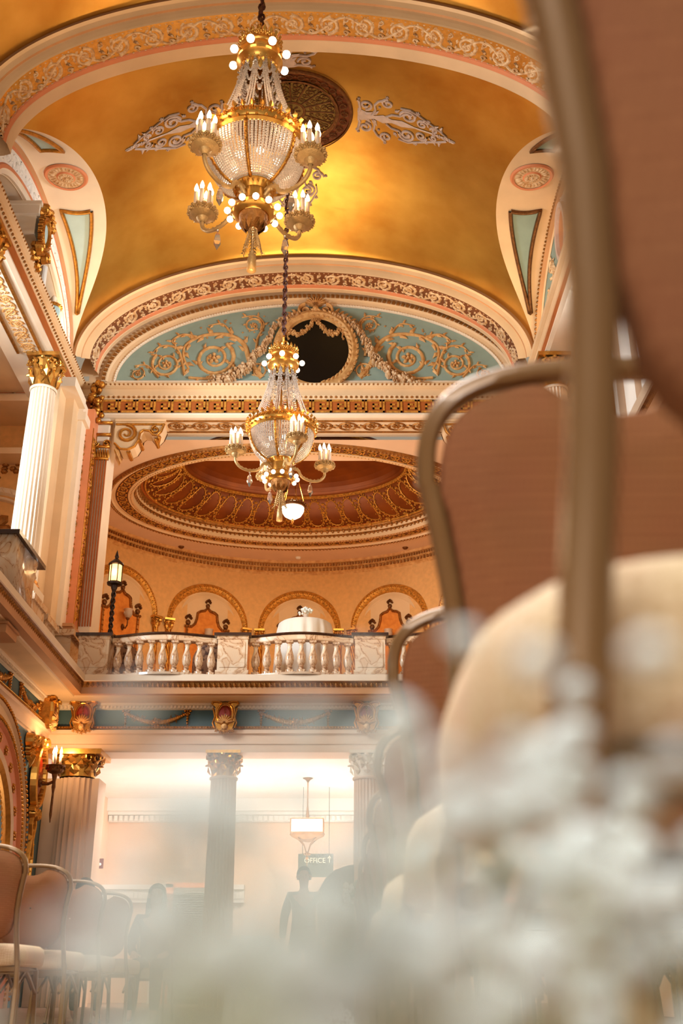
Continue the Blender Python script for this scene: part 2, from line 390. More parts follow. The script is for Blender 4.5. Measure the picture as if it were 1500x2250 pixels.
# painted and gilded panels of the far bay's two teardrop soffits
def soffit_map(sg, drop=0.0):
    def M(s, t, h=0.0):        # s = y, t = 0..1 from groin to wall
        S = sarch(B2, s); xg = groin(B2, s)[0]; x = xg+(AX-xg)*t
        return Vector((XC+sg*x, s, S-.012-drop-h))
    return M
for sg in (-1, 1):
    M = soffit_map(sg)
    gm = 'gold' if sg < 0 else 'bronze'; bm = 'blue_light' if sg < 0 else 'blue_panel'  # right side in darker materials, its weaker light put into the colours
    for (ya, yb, ta, tb, curve) in ((18.45, 21.0, .26, .80, .22), (15.0, 16.75, .22, .66, -.18)):
        N = 20; mb = MB(); fr = MB()
        def yy(u, t): # bowed ends
            q = ya+(yb-ya)*u
            return q+(curve*(1-((t-.5)*2)**2)*(1-u) if curve > 0 else curve*(1-((t-.5)*2)**2)*u)
        def width_t(u):
            if curve > 0: return ta+(.5-ta)*.75*u**1.1, tb-(tb-.5)*.75*u**1.1
            return ta+(.5-ta)*.5*(1-u)**1.2, tb
        R = []
        for i in range(N+1):
            u = i/N; a, c = width_t(u); R.append([M(yy(u, a+(c-a)*j/6), a+(c-a)*j/6) for j in range(7)])
        mb.rings(R)
        edge = [(yy(i/N, width_t(i/N)[0]), width_t(i/N)[0]) for i in range(N+1)]
        edge += [(yy(1, width_t(1)[0]+(width_t(1)[1]-width_t(1)[0])*j/6), width_t(1)[0]+(width_t(1)[1]-width_t(1)[0])*j/6) for j in range(1, 7)]
        edge += [(yy(i/N, width_t(i/N)[1]), width_t(i/N)[1]) for i in range(N-1, -1, -1)]
        edge += [(yy(0, width_t(0)[1]+(width_t(0)[0]-width_t(0)[1])*j/6), width_t(0)[1]+(width_t(0)[0]-width_t(0)[1])*j/6) for j in range(1, 7)]
        pts = [M(a, t, .015) for a, t in edge]
        fr.tube(pts, .045, 6, False)
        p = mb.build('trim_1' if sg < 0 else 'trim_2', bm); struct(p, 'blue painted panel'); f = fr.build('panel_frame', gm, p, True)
        f['label'] = 'gilt frame' if sg < 0 else 'gilt frame in a darker, shaded tone'
    # round rosette
    yr = 17.55; S = sarch(B2, yr); xg = groin(B2, yr)[0]; cx = XC+sg*(xg+AX)/2-.0*sg
    sl = (sarch(B2, yr+.1)-sarch(B2, yr-.1))/.2
    MR = lambda s, t, h: Vector((cx+s, yr+t, S+t*sl-.01-h-.12*t*t))
    mb = MB()
    mb.m = 0
    def disc(r0, r1, h0, h1, m, n=40):
        mb.m = m; mb.rings([[MR(r0*cos(2*PI*k/n), r0*sin(2*PI*k/n), h0) for k in range(n)], [MR(r1*cos(2*PI*k/n), r1*sin(2*PI*k/n), h1) for k in range(n)]], True)
    disc(.44, .41, .0, .04, 0); disc(.41, .36, .04, .03, 0); disc(.36, .01, .02, .02, 1); disc(.19, .16, .025, .05, 0); disc(.16, .01, .05, .05, 1)
    mb.m = 1
    for k in range(24): mb.dome(MR, .275*cos(2*PI*k/24), .275*sin(2*PI*k/24), .085, .030, .045, 6, 2*PI*k/24)
    for k in range(14): mb.dome(MR, .10*cos(2*PI*k/14), .10*sin(2*PI*k/14), .05, .02, .075, 6, 2*PI*k/14)
    mb.dome(MR, 0, 0, .04, .04, .09, 8)
    t = mb.build('round_rosette', ['peach', 'plaster_ornament'], None, True)
    tag(t, 'round daisy rosette in a peach ring on the %s teardrop soffit' % ('left, pale' if sg < 0 else 'right, beige'), 'rosette')

# ---- transverse ribs
def rib_arch(name, Y, face, scroll_w, tail, ground, orn, lbl, cell):
    """Y = lower near edge of the soffit; face = depth of the stepped near face"""
    mb = MB(); N = 96
    A = lambda ph, dr, y: (XC+(AX+dr)*cos(ph), y, ZS+(BZ+dr)*sin(ph))
    prof = [(0, Y-.13, 0), (-.09, Y-.16, 0), (-.11, Y-.10, 1), (-.20, Y-.07, 1), (-.21, Y-.03, 0), (-.27, Y-.02, 1), (-.36, Y, 1), (-.39, Y+.01, 1), (-.39, Y+.05, 2), (-.385, Y+.05+scroll_w, 2),
            (-.41, Y+.07+scroll_w, 3), (-.43, Y+.14+scroll_w, 3), (-.44, Y+.15+scroll_w, 1), (-.44, Y+.15+scroll_w+tail, 1), (-.30, Y+.20+scroll_w+tail, 1), (0.02, Y+.22+scroll_w+tail, 1)]
    for (d0, y0, m0), (d1, y1, m1) in zip(prof, prof[1:]):
        mb.m = m1; mb.rings([[A(PI*i/N, d0, y0) for i in range(N+1)], [A(PI*i/N, d1, y1) for i in range(N+1)]])
    o = mb.build(name, ['tan', 'cream', ground, 'peach'], smooth=False); autosmooth(o, 25); struct(o, lbl)
    L, ph = arc_table(AX-.39, BZ-.39); mo = MB(); yc = Y+.06+scroll_w/2
    M = lambda s, t, h: Vector(A(ph(s), -.39-h, yc+t))
    scroll_band(mo, M, L, scroll_w, cell, .03)
    beads(mo, lambda s, t, h: Vector(A(ph(s), -.39-h, Y+.055+t)), L, .11, .014, .014, 5, 1.6)
    beads(mo, lambda s, t, h: Vector(A(ph(s), -.39-h, Y+.055+scroll_w+t)), L, .11, .014, .014, 5, 1.6)
    c = mo.build('scroll_ornament', orn, o); c['label'] = 'raised scrolling vine'
    return o
rib_arch('trim_3', 13.98, 0, .46, .25, 'bright_gold', 'plaster_ornament', 'near transverse arch rib', .62)
rib_arch('trim_4', 21.55, 0, .46, .12, 'dark_field', 'plaster_ornament', 'far transverse arch rib', .62)

# ---- medallion and arabesques on the vault
def vault_map(x0, y0, ang):
    c, d = cos(ang), sin(ang)
    def M(s, t, h):
        x = x0+s*c-t*d; y = y0+s*d+t*c; return Vector((x, y, vz(B2, x, y)-.01-h))
    return M
MX, MY = -1.03, 17.3
mb = MB(); M = vault_map(MX, MY, 0)
def vdisc(prof, m, n=64):
    mb.m = m; mb.rings([[M(r*cos(2*PI*k/n), r*sin(2*PI*k/n), h) for k in range(n)] for r, h in prof], True)
vdisc([(1.27, 0), (1.25, .06), (1.21, .07)], 0); vdisc([(1.21, .03), (.98, .03)], 1); vdisc([(.98, .07), (.95, .09), (.90, .05)], 0); vdisc([(.90, .03), (.02, .03)], 2)
vdisc([(.30, .05), (.27, .08), (.24, .05)], 0)
mb.m = 0
for k in range(28):
    a = 2*PI*k/28; x, y = 1.09*cos(a), 1.09*sin(a)
    mb.tube([M(x+.07*cos(2*PI*j/8), y+.07*sin(2*PI*j/8), .06) for j in range(9)], .014, 4, False)
    mb.rosette(M, x, y, .045, .06, 4, a); mb.dome(M, 1.09*cos(a+PI/28), 1.09*sin(a+PI/28), .02, .06, .06, 6, a+PI/28)
for k in range(16):
    a = 2*PI*k/16; mb.rib(M, [(r*cos(a), r*sin(a)) for r in (.30, .45, .6, .75, .88)], [.025, .03, .028, .025, .03], .08)
    for j, r in enumerate((.42, .56, .70, .82)):
        for q in (-1, 1):
            aa = a+q*(.10+.02*j); mb.rib(M, [(x*1.0, y*1.0) for x, y in spiral(r*cos(a+q*.16), r*sin(a+q*.16), .055+.015*j, 1.0, q, a+PI/2, .3, 8)], .012, .06)
for k in range(8): mb.dome(M, .14*cos(PI*k/4), .14*sin(PI*k/4), .08, .04, .07, 6, PI*k/4)
mb.dome(M, 0, 0, .08, .08, .12, 8)
t = mb.build('ceiling_medallion', ['bronze', 'maroon_dome', 'green_gold'], None, True)
tag(t, 'round pierced gilt medallion on the vault above the farther chandelier', 'medallion')
def arabesque(ang, lbl):
    mb = MB(); M = vault_map(MX+1.36*cos(ang), MY+1.36*sin(ang), ang); h = .035
    mb.rib(M, [(0, 0), (.15, 0), (.35, 0), (.52, 0), (.7, 0), (.9, 0), (1.15, 0), (1.5, 0), (1.85, 0), (1.97, 0)], [.20, .13, .05, .12, .05, .09, .022, .022, .04, .02], h)
    for s in (-1, 1):
        mb.rib(M, spiral(.16, s*.33, .14, 1.3, s, -s*PI/2, .2, 18), .026, h)
        mb.rib(M, [(.02, s*.08), (.05, s*.2), (.02, s*.42), (-.02, s*.46)], .03, h)
        mb.rib(M, [(.30, s*.06), (.36, s*.22), (.34, s*.38), (.42, s*.52), (.55, s*.58)], .024, h)
        mb.rib(M, spiral(.60, s*.50, .13, 1.4, s, s*PI/2, .2, 18), .024, h)
        mb.rib(M, [(.58, s*.10), (.7, s*.2), (.85, s*.22), (.95, s*.32)], .02, h)
        mb.rib(M, spiral(1.02, s*.27, .17, 1.7, -s, PI, .2, 26), .024, h)
        mb.rib(M, spiral(1.30, s*.17, .12, 1.5, s, 0, .2, 22), .02, h)
        mb.rib(M, spiral(1.54, s*.11, .08, 1.3, -s, PI, .2, 16), .018, h)
        mb.rib(M, [(.85, s*.46), (1.05, s*.48), (1.25, s*.38), (1.45, s*.27), (1.65, s*.16), (1.8, s*.06)], .016, h)
        for (x, y, r) in ((.02, .50, .035), (.58, .68, .04), (.78, .34, .045), (1.2, .45, .05), (1.42, .32, .04), (1.68, .17, .03), (.44, .34, .03)):
            mb.rosette(M, x, s*y, r, h, 5)
        for k in range(8): mb.leaf(M, .75+.13*k, s*(.30-.02*k), s*(.9+.5*(k % 2)), .14, .03, h)
        mb.leaf(M, .3, s*.05, s*1.0, .22, .05, h); mb.leaf(M, .1, 0, s*.7, .26, .06, h)
    mb.dome(M, 1.9, 0, .08, .03, h*1.4)
    for k in range(4): mb.rosette(M, 1.55+.1*k, 0, .05, h*1.3, 5)
    t = mb.build('vault_arabesque', 'pale_ornament'); tag(t, lbl, 'plaster ornament', 'arabesques round the vault medallion')
arabesque(PI, 'pale scrollwork ornament pointing left from the vault medallion')
arabesque(0, 'pale scrollwork ornament pointing right from the vault medallion')
arabesque(-PI/2, 'pale scrollwork ornament on the near side of the vault medallion, beside the chandelier crown')
arabesque(PI/2, 'pale scrollwork ornament on the far side of the vault medallion, behind the chandelier bowl')

# ---- side arches: archivolt ring on each side of the far bay
def side_ring(sg, x, yc, prof, mats, name, lbl, n=60, zs=ZS-.15, a0=0.0, a1=PI):
    """prof [(half, rise, dx, mat)] rings in the YZ plane"""
    mb = MB()
    for (h0, r0, d0, m0), (h1, r1, d1, m1) in zip(prof, prof[1:]):
        mb.m = m1
        mb.rings([[(x+sg*d, yc+h*cos(a0+(a1-a0)*i/n), zs+r*sin(a0+(a1-a0)*i/n)) for i in range(n+1)] for h, r, d in ((h0, r0, d0), (h1, r1, d1))])
    o = mb.build(name, mats); autosmooth(o, 25); return struct(o, lbl)
XL, XR = XC-AX, XC+AX
for k, bay in enumerate(BAYS):
    yc = bay[2]
    o = side_ring(-1, XL, yc, [(a_-.22, b_-.10, c_, d_) for a_, b_, c_, d_ in [(3.56, 2.16, 0, 0), (3.47, 2.02, -.05, 0), (3.42, 1.95, -.0, 1), (3.36, 1.86, .0, 2), (3.33, 1.83, .0, 3), (3.05, 1.46, .0, 3), (3.02, 1.42, -.03, 2), (2.95, 1.34, -.03, 2), (2.93, 1.31, 0, 0), (2.85, 1.22, .0, 0), (2.85, 1.22, .5, 0), (2.85, 1.22, .8, 1)]],  # thin tan ring beside the roll: its shadow line painted in
              ['cream_light', 'tan', 'peach', 'white_plaster'], 'wall_left', 'archivolt of the left side arch')
    L, ph = arc_table(2.97, 1.54); mo = MB()
    Mx = lambda s, t, h: Vector((XL+.0+h, yc+(2.97+t)*cos(ph(s)), ZS-.15+(1.54+t*1.2)*sin(ph(s))))
    scroll_band(mo, Mx, L, .30, .62, .022); c = mo.build('scroll_ornament', 'white_plaster' if k else 'pale_ornament', o)
# wall above and around the left arch
def spandrel(x, bay, half, rise, name, m, zt=17.2):
    mb = MB(); n = 40; yc = bay[2]
    for i in range(n):
        a, b = PI*i/n, PI*(i+1)/n
        p, q = (yc+half*cos(a), ZS-.15+rise*sin(a)), (yc+half*cos(b), ZS-.15+rise*sin(b))
        mb.poly([(x, p[0], p[1]), (x, q[0], q[1]), (x, q[0], zt), (x, p[0], zt)])
    for ya, yb in ((bay[0]-.9, yc-half), (yc+half, bay[1]+.2)): mb.poly([(x, ya, ZS-.3), (x, yb, ZS-.3), (x, yb, zt), (x, ya, zt)])
    return struct(mb.build(name, m))
for bay in BAYS: spandrel(XL-.06, bay, 2.62, 1.11, 'wall_left', 'cream_light')
# right wall: closed lunettes in blue with a medallion and scrolls
for k, bay in enumerate(BAYS):
    yc = bay[2]
    mb = MB(); n = 48; mb.m = 0
    mb.poly([(XR+.10, bay[0]-.9, ZS-.4), (XR+.10, bay[1]+.2, ZS-.4), (XR+.10, bay[1]+.2, 17.2), (XR+.10, bay[0]-.9, 17.2)])
    o = struct(mb.build('wall_right', ['blue_light' if k == 0 else 'blue_panel']), 'blue lunette wall')
    r = side_ring(1, XR, yc, [(3.33, 2.02, 0, 0), (3.20, 1.86, 0, 0), (3.08, 1.76, -.03, 1), (3.06, 1.74, .06, 1), (3.00, 1.68, .09, 0)], ['cream', 'tan'], 'wall_right', 'archivolt of the right side arch')
    L, ph = arc_table(3.13, 1.80); mo = MB()
    beads(mo, lambda s, t, h: Vector((XR-.02-h, yc+(3.13+t)*cos(ph(s)), ZS-.15+(1.80+t)*sin(ph(s)))), L, .10, .045, .05, 5)
    mo.build('bead_moulding', 'old_gold', r)
    mo = MB(); Mr = lambda s, t, h: Vector((XR+.09-h, yc+s, ZS+.10+t))
    for sgn in (-1, 1):
        for (cx, cyy, rr) in ((1.0, .35, .28), (1.75, .30, .24), (2.4, .2, .18), (1.3, .85, .18)):
            mo.rib(Mr, spiral(sgn*cx, cyy, rr, 1.5, sgn, 0, .2, 22), .03, .05); mo.rosette(Mr, sgn*cx, cyy, rr*.35, .06, 5)
            for q in range(5): mo.leaf(Mr, sgn*cx+rr*cos(q*1.3), cyy+rr*sin(q*1.3), q*1.3+1, .16, .04, .05)
    mo.build('scroll_ornament', 'plaster_ornament', o)
    mo = MB()
    for (ra, rb, hh, mm) in ((.50, .66, .0, 0), (.50, .66, .10, 0), (.40, .56, .10, 0), (.38, .54, .02, 1), (.01, .01, .04, 1)):
        pass
    E = lambda a, b, h: [Mr(a*cos(2*PI*i/32), .78+b*sin(2*PI*i/32), h) for i in range(32)]
    mo.m = 0; mo.rings([E(.50, .68, 0), E(.48, .66, .10), E(.38, .55, .10), E(.36, .53, .03)], True)
    mo.m = 1; mo.rings([E(.36, .53, .03), E(.18, .3, .05), E(.01, .01, .06)], True)
    mo.m = 0
    for q in range(14): mo.rosette(Mr, (.56)*cos(q*PI/13), .80+.72*sin(q*PI/13), .07, .08, 5)
    t = mo.build('oval_plaque', ['pale_ornament', 'peach']); tag(t, 'oval peach plaque in a pale wreath on the blue right lunette' if k else 'oval plaque on the nearer right lunette above the camera', 'plaque')

# ---- upper entablature: left wall, lunette wall, right wall in one run
EP = [(-5.98, 4.5), (-5.98, 22.0), (4.24, 22.0), (4.24, 4.5)]
def band(name, prof, m, lbl=None, path=EP):
    mb = MB(); sweep_xy(mb, path, prof); return struct(mb.build(name, m), lbl)
band('trim_5', [(.95, 12.27), (0.02, 12.27), (-.06, 12.30), (-.06, 12.34), (-.02, 12.38), (0, 12.38)], 'cream_light', 'lower moulding of the entablature')
band('trim_6', [(0, 12.38), (0, 12.73)], 'rust', 'rust coloured frieze')
band('trim_7', [(0, 12.73), (-.02, 12.74), (-.06, 12.80), (-.06, 12.82), (.02, 12.86), (.04, 13.03), (-.0, 13.04), (-.06, 13.07), (-.08, 13.10), (-.08, 13.13), (.0, 13.17), (.42, 13.26), (.47, 13.42), (.6, 13.42)], 'cream', 'cornice of the upper entablature')
mo = MB(); greek_key(mo, plane_map((-5.9, 21.995, 12.555), (1, 0, 0), (0, 0, 1), (0, -1, 0)), 10.1, .36, .014, .40)
struct(mo.build('trim_8', 'niche_gold'), 'gilt greek key on the far frieze')
mo = MB()
for (o_, U, N, L, off) in (((-5.98, 5, 0), (0, 1, 0), (1, 0, 0), 17, 0), ((-5.98, 22.0, 0), (1, 0, 0), (0, -1, 0), 10.2, 0)):
    for z, r, sp in ((12.775, .035, .115), (13.10, .028, .10)):
        Mq = plane_map((o_[0], o_[1], z), U, (0, 0, 1), N); beads(mo, lambda s, t, h, Mq=Mq: Mq(s, t, h+(.05 if z < 13 else .07)), L, sp, r, .03, 5)
struct(mo.build('trim_9', 'old_gold'), 'gilt bead rows')
# soffit panels of the entablature
mo = MB(); Ms = plane_map((-4.65, 22.42, 12.265), (1, 0, 0), (0, 1, 0), (0, 0, -1))
for t_ in (-.27, .27): mo.box(-4.65, 3.2, 22.42+t_-.02, 22.42+t_+.02, 12.24, 12.27)
Lc = 7.9; n = 14
for i in range(n):
    cx = (i+.5)*Lc/n; mo.rib(Ms, [(cx+.20*cos(2*PI*j/14), .17*sin(2*PI*j/14)) for j in range(15)], .022, .03); mo.rosette(Ms, cx, 0, .12, .035, 6)
    for q in (-1, 1): mo.rib(Ms, [(cx+Lc/n*.5+x, q*(.17*cos(x*16)*.4)) for x in (-.14, -.07, 0, .07, .14)], .018, .025)
struct(mo.build('trim_10', 'old_gold'), 'guilloche panel under the far entablature')
mo = MB(); Ms = plane_map((-6.38, 8.0, 12.265), (0, 1, 0), (1, 0, 0), (0, 0, -1))
scroll_band(mo, Ms, 11.2, .34, .42, .02)
mo2 = MB()
for t_ in (-.24, .24): mo2.box(-6.38+t_-.025, -6.38+t_+.025, 8.0, 19.2, 12.22, 12.27)
struct(mo.build('trim_11', 'buff_ornament'), 'rosette band under the left entablature'); struct(mo2.build('trim_12', 'gold'), 'gilt fillets under the left entablature')

# ---- lunette wall and its mouldings
LX, LZ, LY = -0.73, 13.47, 22.45
mb = MB(); n = 64; la, lb = 4.62, 2.16
def E2(a, b, y, z0=LZ): return [(LX+a*cos(PI*i/n), y, z0+b*sin(PI*i/n)) for i in range(n+1)]
mb.m = 0; mb.rings([E2(5.25, 2.85, LY), E2(4.98, 2.46, LY), E2(4.94, 2.42, LY-.05), E2(4.84, 2.34, LY-.05), E2(4.80, 2.31, LY+.0), E2(4.70, 2.22, LY+.02), E2(la, lb, LY+.05)])
mb.m = 1; mb.rings([E2(la, lb, LY+.06), E2(la, .0, LY+.06)])
mb.m = 0; mb.poly([(XL-.5, LY+.01, 13.2), (XR+.5, LY+.01, 13.2), (XR+.5, LY+.01, LZ+.02), (XL-.5, LY+.01, LZ+.02)])
o = struct(mb.build('wall_back', ['cream', 'blue_panel']), 'blue lunette wall above the alcove')
mo = MB(); L, ph = arc_table(4.89, 2.38)
dentils(mo, lambda s, t, h: Vector((LX+(4.89+t)*cos(ph(s)), LY-.05-h, LZ+(2.38+t)*sin(ph(s)))), L, .115, .07, .075, .045)
mo.build('egg_moulding', 'old_gold', o)
mo = MB(); L, ph = arc_table(4.66, 2.19)
pts = [Vector((LX+4.66*cos(ph(L*i/160)), LY+.03, LZ+2.19*sin(ph(L*i/160)))) for i in range(161)]
mo.tube(pts, .035, 6, False)
for i in range(170):
    p = ph(L*(i+.5)/170); mo.dome(lambda s, t, h: Vector((LX+(4.66+t)*cos(p)+s*sin(p), LY+.01-h, LZ+(2.19+t)*sin(p)-s*cos(p)*.6)), 0, 0, .045, .016, .03, 6, .8)
mo.tube([(LX-4.6, LY+.03, LZ+.02), (LX+4.6, LY+.03, LZ+.02)], .03, 6)
mo.build('rope_moulding', 'cream_light', o)
# rinceaux: acanthus spirals either side of the oculus
mo = MB()
for sg in (-1, 1):
    Mu = lambda s, t, h: Vector((LX+sg*s, LY+.055-h, LZ+.02+t))
    for (cx, cyy, rr, tn, d, a0) in ((2.32, .66, .50, 1.8, 1, 2.2), (3.45, .50, .36, 1.7, -1, .8), (1.42, 1.58, .24, 1.4, -1, 3.9), (4.12, .22, .18, 1.4, 1, 2.0), (1.25, .30, .22, 1.4, 1, .5)):
        N = int(tn*16); sp = spiral(cx, cyy, rr, tn, d, a0, .25, N); mo.rib(Mu, sp, [rr*.085*(1.25-.6*k/N) for k in range(N+1)], .05)
        mo.rosette(Mu, cx, cyy, rr*.34, .09, 5, .3)
        for k in range(0, int(N*.75), 3):
            x, y = sp[k]; aa = math.atan2(y-cyy, x-cx)+d*.9; mo.leaf(Mu, x, y, aa, rr*.42, rr*.10, .06)
            if k % 2: mo.leaf(Mu, x, y, aa+d*1.9, rr*.26, rr*.07, .05)
    def vine(P, w, lf=.2):
        Q = []
        for i in range(len(P)-1):
            p0, p1, p2, p3 = P[max(i-1, 0)], P[i], P[i+1], P[min(i+2, len(P)-1)]
            for k in range(5):
                t = k/5; Q.append(tuple(.5*((2*p1[j])+(-p0[j]+p2[j])*t+(2*p0[j]-5*p1[j]+4*p2[j]-p3[j])*t*t+(-p0[j]+3*p1[j]-3*p2[j]+p3[j])*t**3) for j in (0, 1)))
        Q.append(P[-1]); mo.rib(Mu, Q, [w*(1.3-.9*k/len(Q)) for k in range(len(Q))], .05)
        for k in range(2, len(Q)-1, 2):
            a = math.atan2(Q[k][1]-Q[k-1][1], Q[k][0]-Q[k-1][0]); mo.leaf(Mu, Q[k][0], Q[k][1], a+(.8 if k % 4 else -.8), lf, lf*.24, .05)
    vine([(1.15, .12), (1.45, .55), (1.62, 1.05), (2.0, 1.32), (2.6, 1.30), (3.0, 1.05), (3.05, .7), (2.9, .35)], .055, .26)
    vine([(1.3, .7), (1.3, 1.2), (1.15, 1.6), (1.35, 1.85), (1.7, 1.82)], .03, .15)
    vine([(1.9, 1.3), (2.15, 1.62), (2.5, 1.58)], .025, .14)
    vine([(2.75, 1.25), (3.1, 1.32), (3.35, 1.15), (3.25, 1.02)], .03, .15)
    vine([(3.0, .2), (3.2, .9), (3.6, 1.0), (3.8, .8)], .03, .14)
    vine([(3.6, .12), (3.9, .45), (4.2, .45)], .025, .12)
    vine([(2.9, .12), (2.4, .1), (2.0, .18), (1.75, .42)], .03, .15)
    for _ in range(26): 
        x = random.uniform(.95, 3.2); y = random.uniform(1.2, 2.0)
        if (x/4.5)**2+(y/2.05)**2 < .93: mo.rosette(Mu, x, y, .03, .03, 4)
mo.build('rinceau', 'buff_ornament', o)['label'] = 'buff acanthus scrolls with flowers'
# oculus: dark oval opening with leaf wreath, ribboned garlands and a shell on top
OX, OZ = -0.63, 14.32; OA, OB = .82, .92
rt = empty('oval_oculus', (OX, LY, OZ)); tag(rt, 'dark oval opening in a carved wreath at the centre of the blue lunette', 'oculus')
def OM(s, t, h): return Vector((s, .03-h, t))
mo = MB(); N = 48
Eo = lambda a, b, h: [OM(a*cos(2*PI*i/N), b*sin(2*PI*i/N), h) for i in range(N)]
mo.m = 0; mo.poly(list(reversed(Eo(OA, OB, .035)))); mo.build('opening', 'oculus_dark', rt)
mo = MB(); mo.rings([Eo(OA+.20, OB+.20, 0), Eo(OA+.19, OB+.19, .13), Eo(OA+.10, OB+.10, .17), Eo(OA+.01, OB+.01, .12), Eo(OA-.02, OB-.02, .03)], True)
for i in range(44):
    a = 2*PI*i/44; up = 1 if cos(a) > 0 else -1
    for j, rr in enumerate((.06, .15)):
        x, y = (OA+rr)*cos(a), (OB+rr)*sin(a); mo.leaf(lambda s, t, h: OM(s, t, h+.13), x, y, a+up*(PI/2)+.5-(j*1.0), .17, .045, .05)
mo.build('leaf_wreath', 'buff_ornament', rt)
mo = MB()
def clusters(P, r0, r1, h, nper=3, seed=3):
    rnd = random.Random(seed)
    for i, (x, y) in enumerate(P):
        r = r0+(r1-r0)*i/max(1, len(P)-1)
        for _ in range(nper):
            a = rnd.uniform(0, 6.28); q = rnd.uniform(0, r*.8); rr = r*rnd.uniform(.35, .6)
            if rnd.random() < .45: mo.rosette(lambda s, t, hh: OM(s, t, hh+h*.4), x+q*cos(a), y+q*sin(a), rr*1.2, h*.8, 5, a)
            else: mo.dome(lambda s, t, hh: OM(s, t, hh+h*.2), x+q*cos(a), y+q*sin(a), rr, rr*.9, h, 7, a)
def bez(P, n):
    out = []
    for i in range(n+1):
        t = i/n; q = [Vector(p) for p in P]
        while len(q) > 1: q = [a.lerp(b, t) for a, b in zip(q, q[1:])]
        out.append((q[0].x, q[0].y))
    return out
for s in (-1, 1):
    mo = MB()
    clusters(bez([(s*.45, .95), (s*1.25, .9), (s*1.12, -.1), (s*1.45, -.5), (s*1.95, -.82), (s*2.55, -1.0)], 38), .07, .19, .19, 3, 5+s)
    mo.leaf(OM, s*2.5, -1.0, -.4 if s > 0 else PI+.4, .3, .08, .1)
    mo.build('fruit_garland', 'plaster_ornament', rt)
mo = MB()
for s in (-1, 1): mo = MB(); clusters(bez([(s*.05, .86), (s*.2, .45), (s*.55, .35), (s*.62, .62)], 20), .08, .09, .10, 3, 9); mo.build('inner_swag', 'buff_ornament', rt); mo = MB(); clusters([(s*.66, .55), (s*.66, .45), (s*.66, .36)], .06, .05, .10, 2, 4); mo.build('swag_drop', 'buff_ornament', rt)
mo = MB()
for s in (-1, 1):
    sp = spiral(s*.26, 1.13, .17, 1.6, -s, PI/2, .15, 22); mo.rib(OM, sp, [.05*(1-.6*k/22) for k in range(23)], .16)
    mo.rib(OM, [(s*.42, 1.06), (s*.62, 1.0), (s*.8, .88), (s*.85, .72)], [.06, .05, .04, .03], .12)
    for k in range(5): mo.leaf(OM, s*(.45+.09*k), 1.08-.06*k, PI/2-s*(.9+.1*k), .2, .05, .1)
for k in range(9):
    a = PI*.12+PI*.76*k/8; mo.dome(OM, .17*cos(a), 1.28+.15*sin(a), .15, .035, .15, 6, a)
mo.dome(OM, 0, 1.14, .12, .14, .2, 8)
mo.build('shell_crest', 'buff_ornament', rt); mo = MB()
for k in range(6): mo.rib(OM, [(-.3+.12*k, -1.08), (-.26+.1*k, -.98)], .03, .15)
for s in (-1, 1):
    for k in range(6): mo.leaf(OM, s*(.15+.14*k), -1.06, .5 if s > 0 else PI-.5, .24, .06, .12)
mo.build('lower_ribbon', 'buff_ornament', rt)

# ---- alcove behind the lunette: flat ceiling, oval dome, drum wall
AXc, AYc, AR, AZ = -1.25, 24.5, 6.6, 12.15
OV = (-1.25, 26.4, 4.90, 3.38)
mb = MB(); n = 120; Rin, Rout = [], []
for i in range(n):
    a = 2*PI*i/n; c, s = cos(a), sin(a); px, py = OV[0]+OV[2]*c, OV[1]+OV[3]*s; Rin.append((px, py, AZ))
    d = Vector((c, s*1.0)).normalized(); q = Vector((px-AXc, py-AYc)); B = q.dot(d); t = -B+sqrt(max(0, B*B-(q.length_squared-(AR+.1)**2)))
    if d.y < 0: t = min(t, (py-22.9)/(-d.y))
    Rout.append((px+d.x*t, py+d.y*t, AZ))
mb.rings([Rin, Rout], True)
mb.poly([(-9, 22.88, AZ), (7, 22.88, AZ), (7, 24.0, AZ+.003), (-9, 24.0, AZ+.003)][::-1])
struct(mb.build('ceiling', 'pink_plaster'), 'flat alcove ceiling round the oval dome')
def EO(a, b, z, N=160): return [(OV[0]+a*cos(2*PI*i/N), OV[1]+b*sin(2*PI*i/N), z) for i in range(N)]
mb = MB()
def ov(prof):
    for (d0, z0, m0), (d1, z1, m1) in zip(prof, prof[1:]): mb.m = m1; mb.rings([EO(4.9-d0, 3.38-d0*.85, z0), EO(4.9-d1, 3.38-d1*.85, z1)], True)
ov([(-.02, AZ, 0), (0, AZ-.06, 1), (.09, AZ-.06, 1), (.12, AZ-.01, 0), (.20, AZ-.01, 0), (.21, AZ-.0, 2), (.52, AZ+.0, 2), (.53, AZ-.03, 0), (.66, AZ-.03, 0), (.67, AZ+.10, 0), (.74, AZ+.14, 1), (.76, AZ+.22, 0), (.82, AZ+.26, 1), (.84, AZ+.32, 1), (.90, AZ+.34, 3)])
o = struct(mb.build('trim_13', ['cream', 'old_gold', 'dark_field', 'rust']), 'ring mouldings of the oval dome')
mb = MB(); prof = []
for i in range(13):
    t = i/12; prof.append((.90+1.0*sin(t*PI/2)*.98, AZ+.34+.72*(1-cos(t*PI/2))))
mb.rings([EO(4.9-d, 3.38-d*.72, z) for d, z in prof], True)
mb.rings([EO(4.9-1.88, 3.38-1.355, AZ+1.06), EO(4.9-1.93, 3.38-1.40, AZ+1.02), EO(4.9-2.0, 3.38-1.47, AZ+1.04), EO(4.9-2.02, 3.38-1.49, AZ+1.12)], True)
for q in range(8):
    t0, t1 = q/8, (q+1)/8; f = lambda t: (2.88*cos(t*PI/2), 1.89*cos(t*PI/2), AZ+1.12+.5*sin(t*PI/2))
    a, b, z = f(t0); a1, b1, z1 = f(t1); mb.rings([EO(a, b, z), EO(max(a1, .01), max(b1, .01), z1)], True)
dome = struct(mb.build('ceiling', 'maroon_dome', smooth=True), 'dark red oval dome')
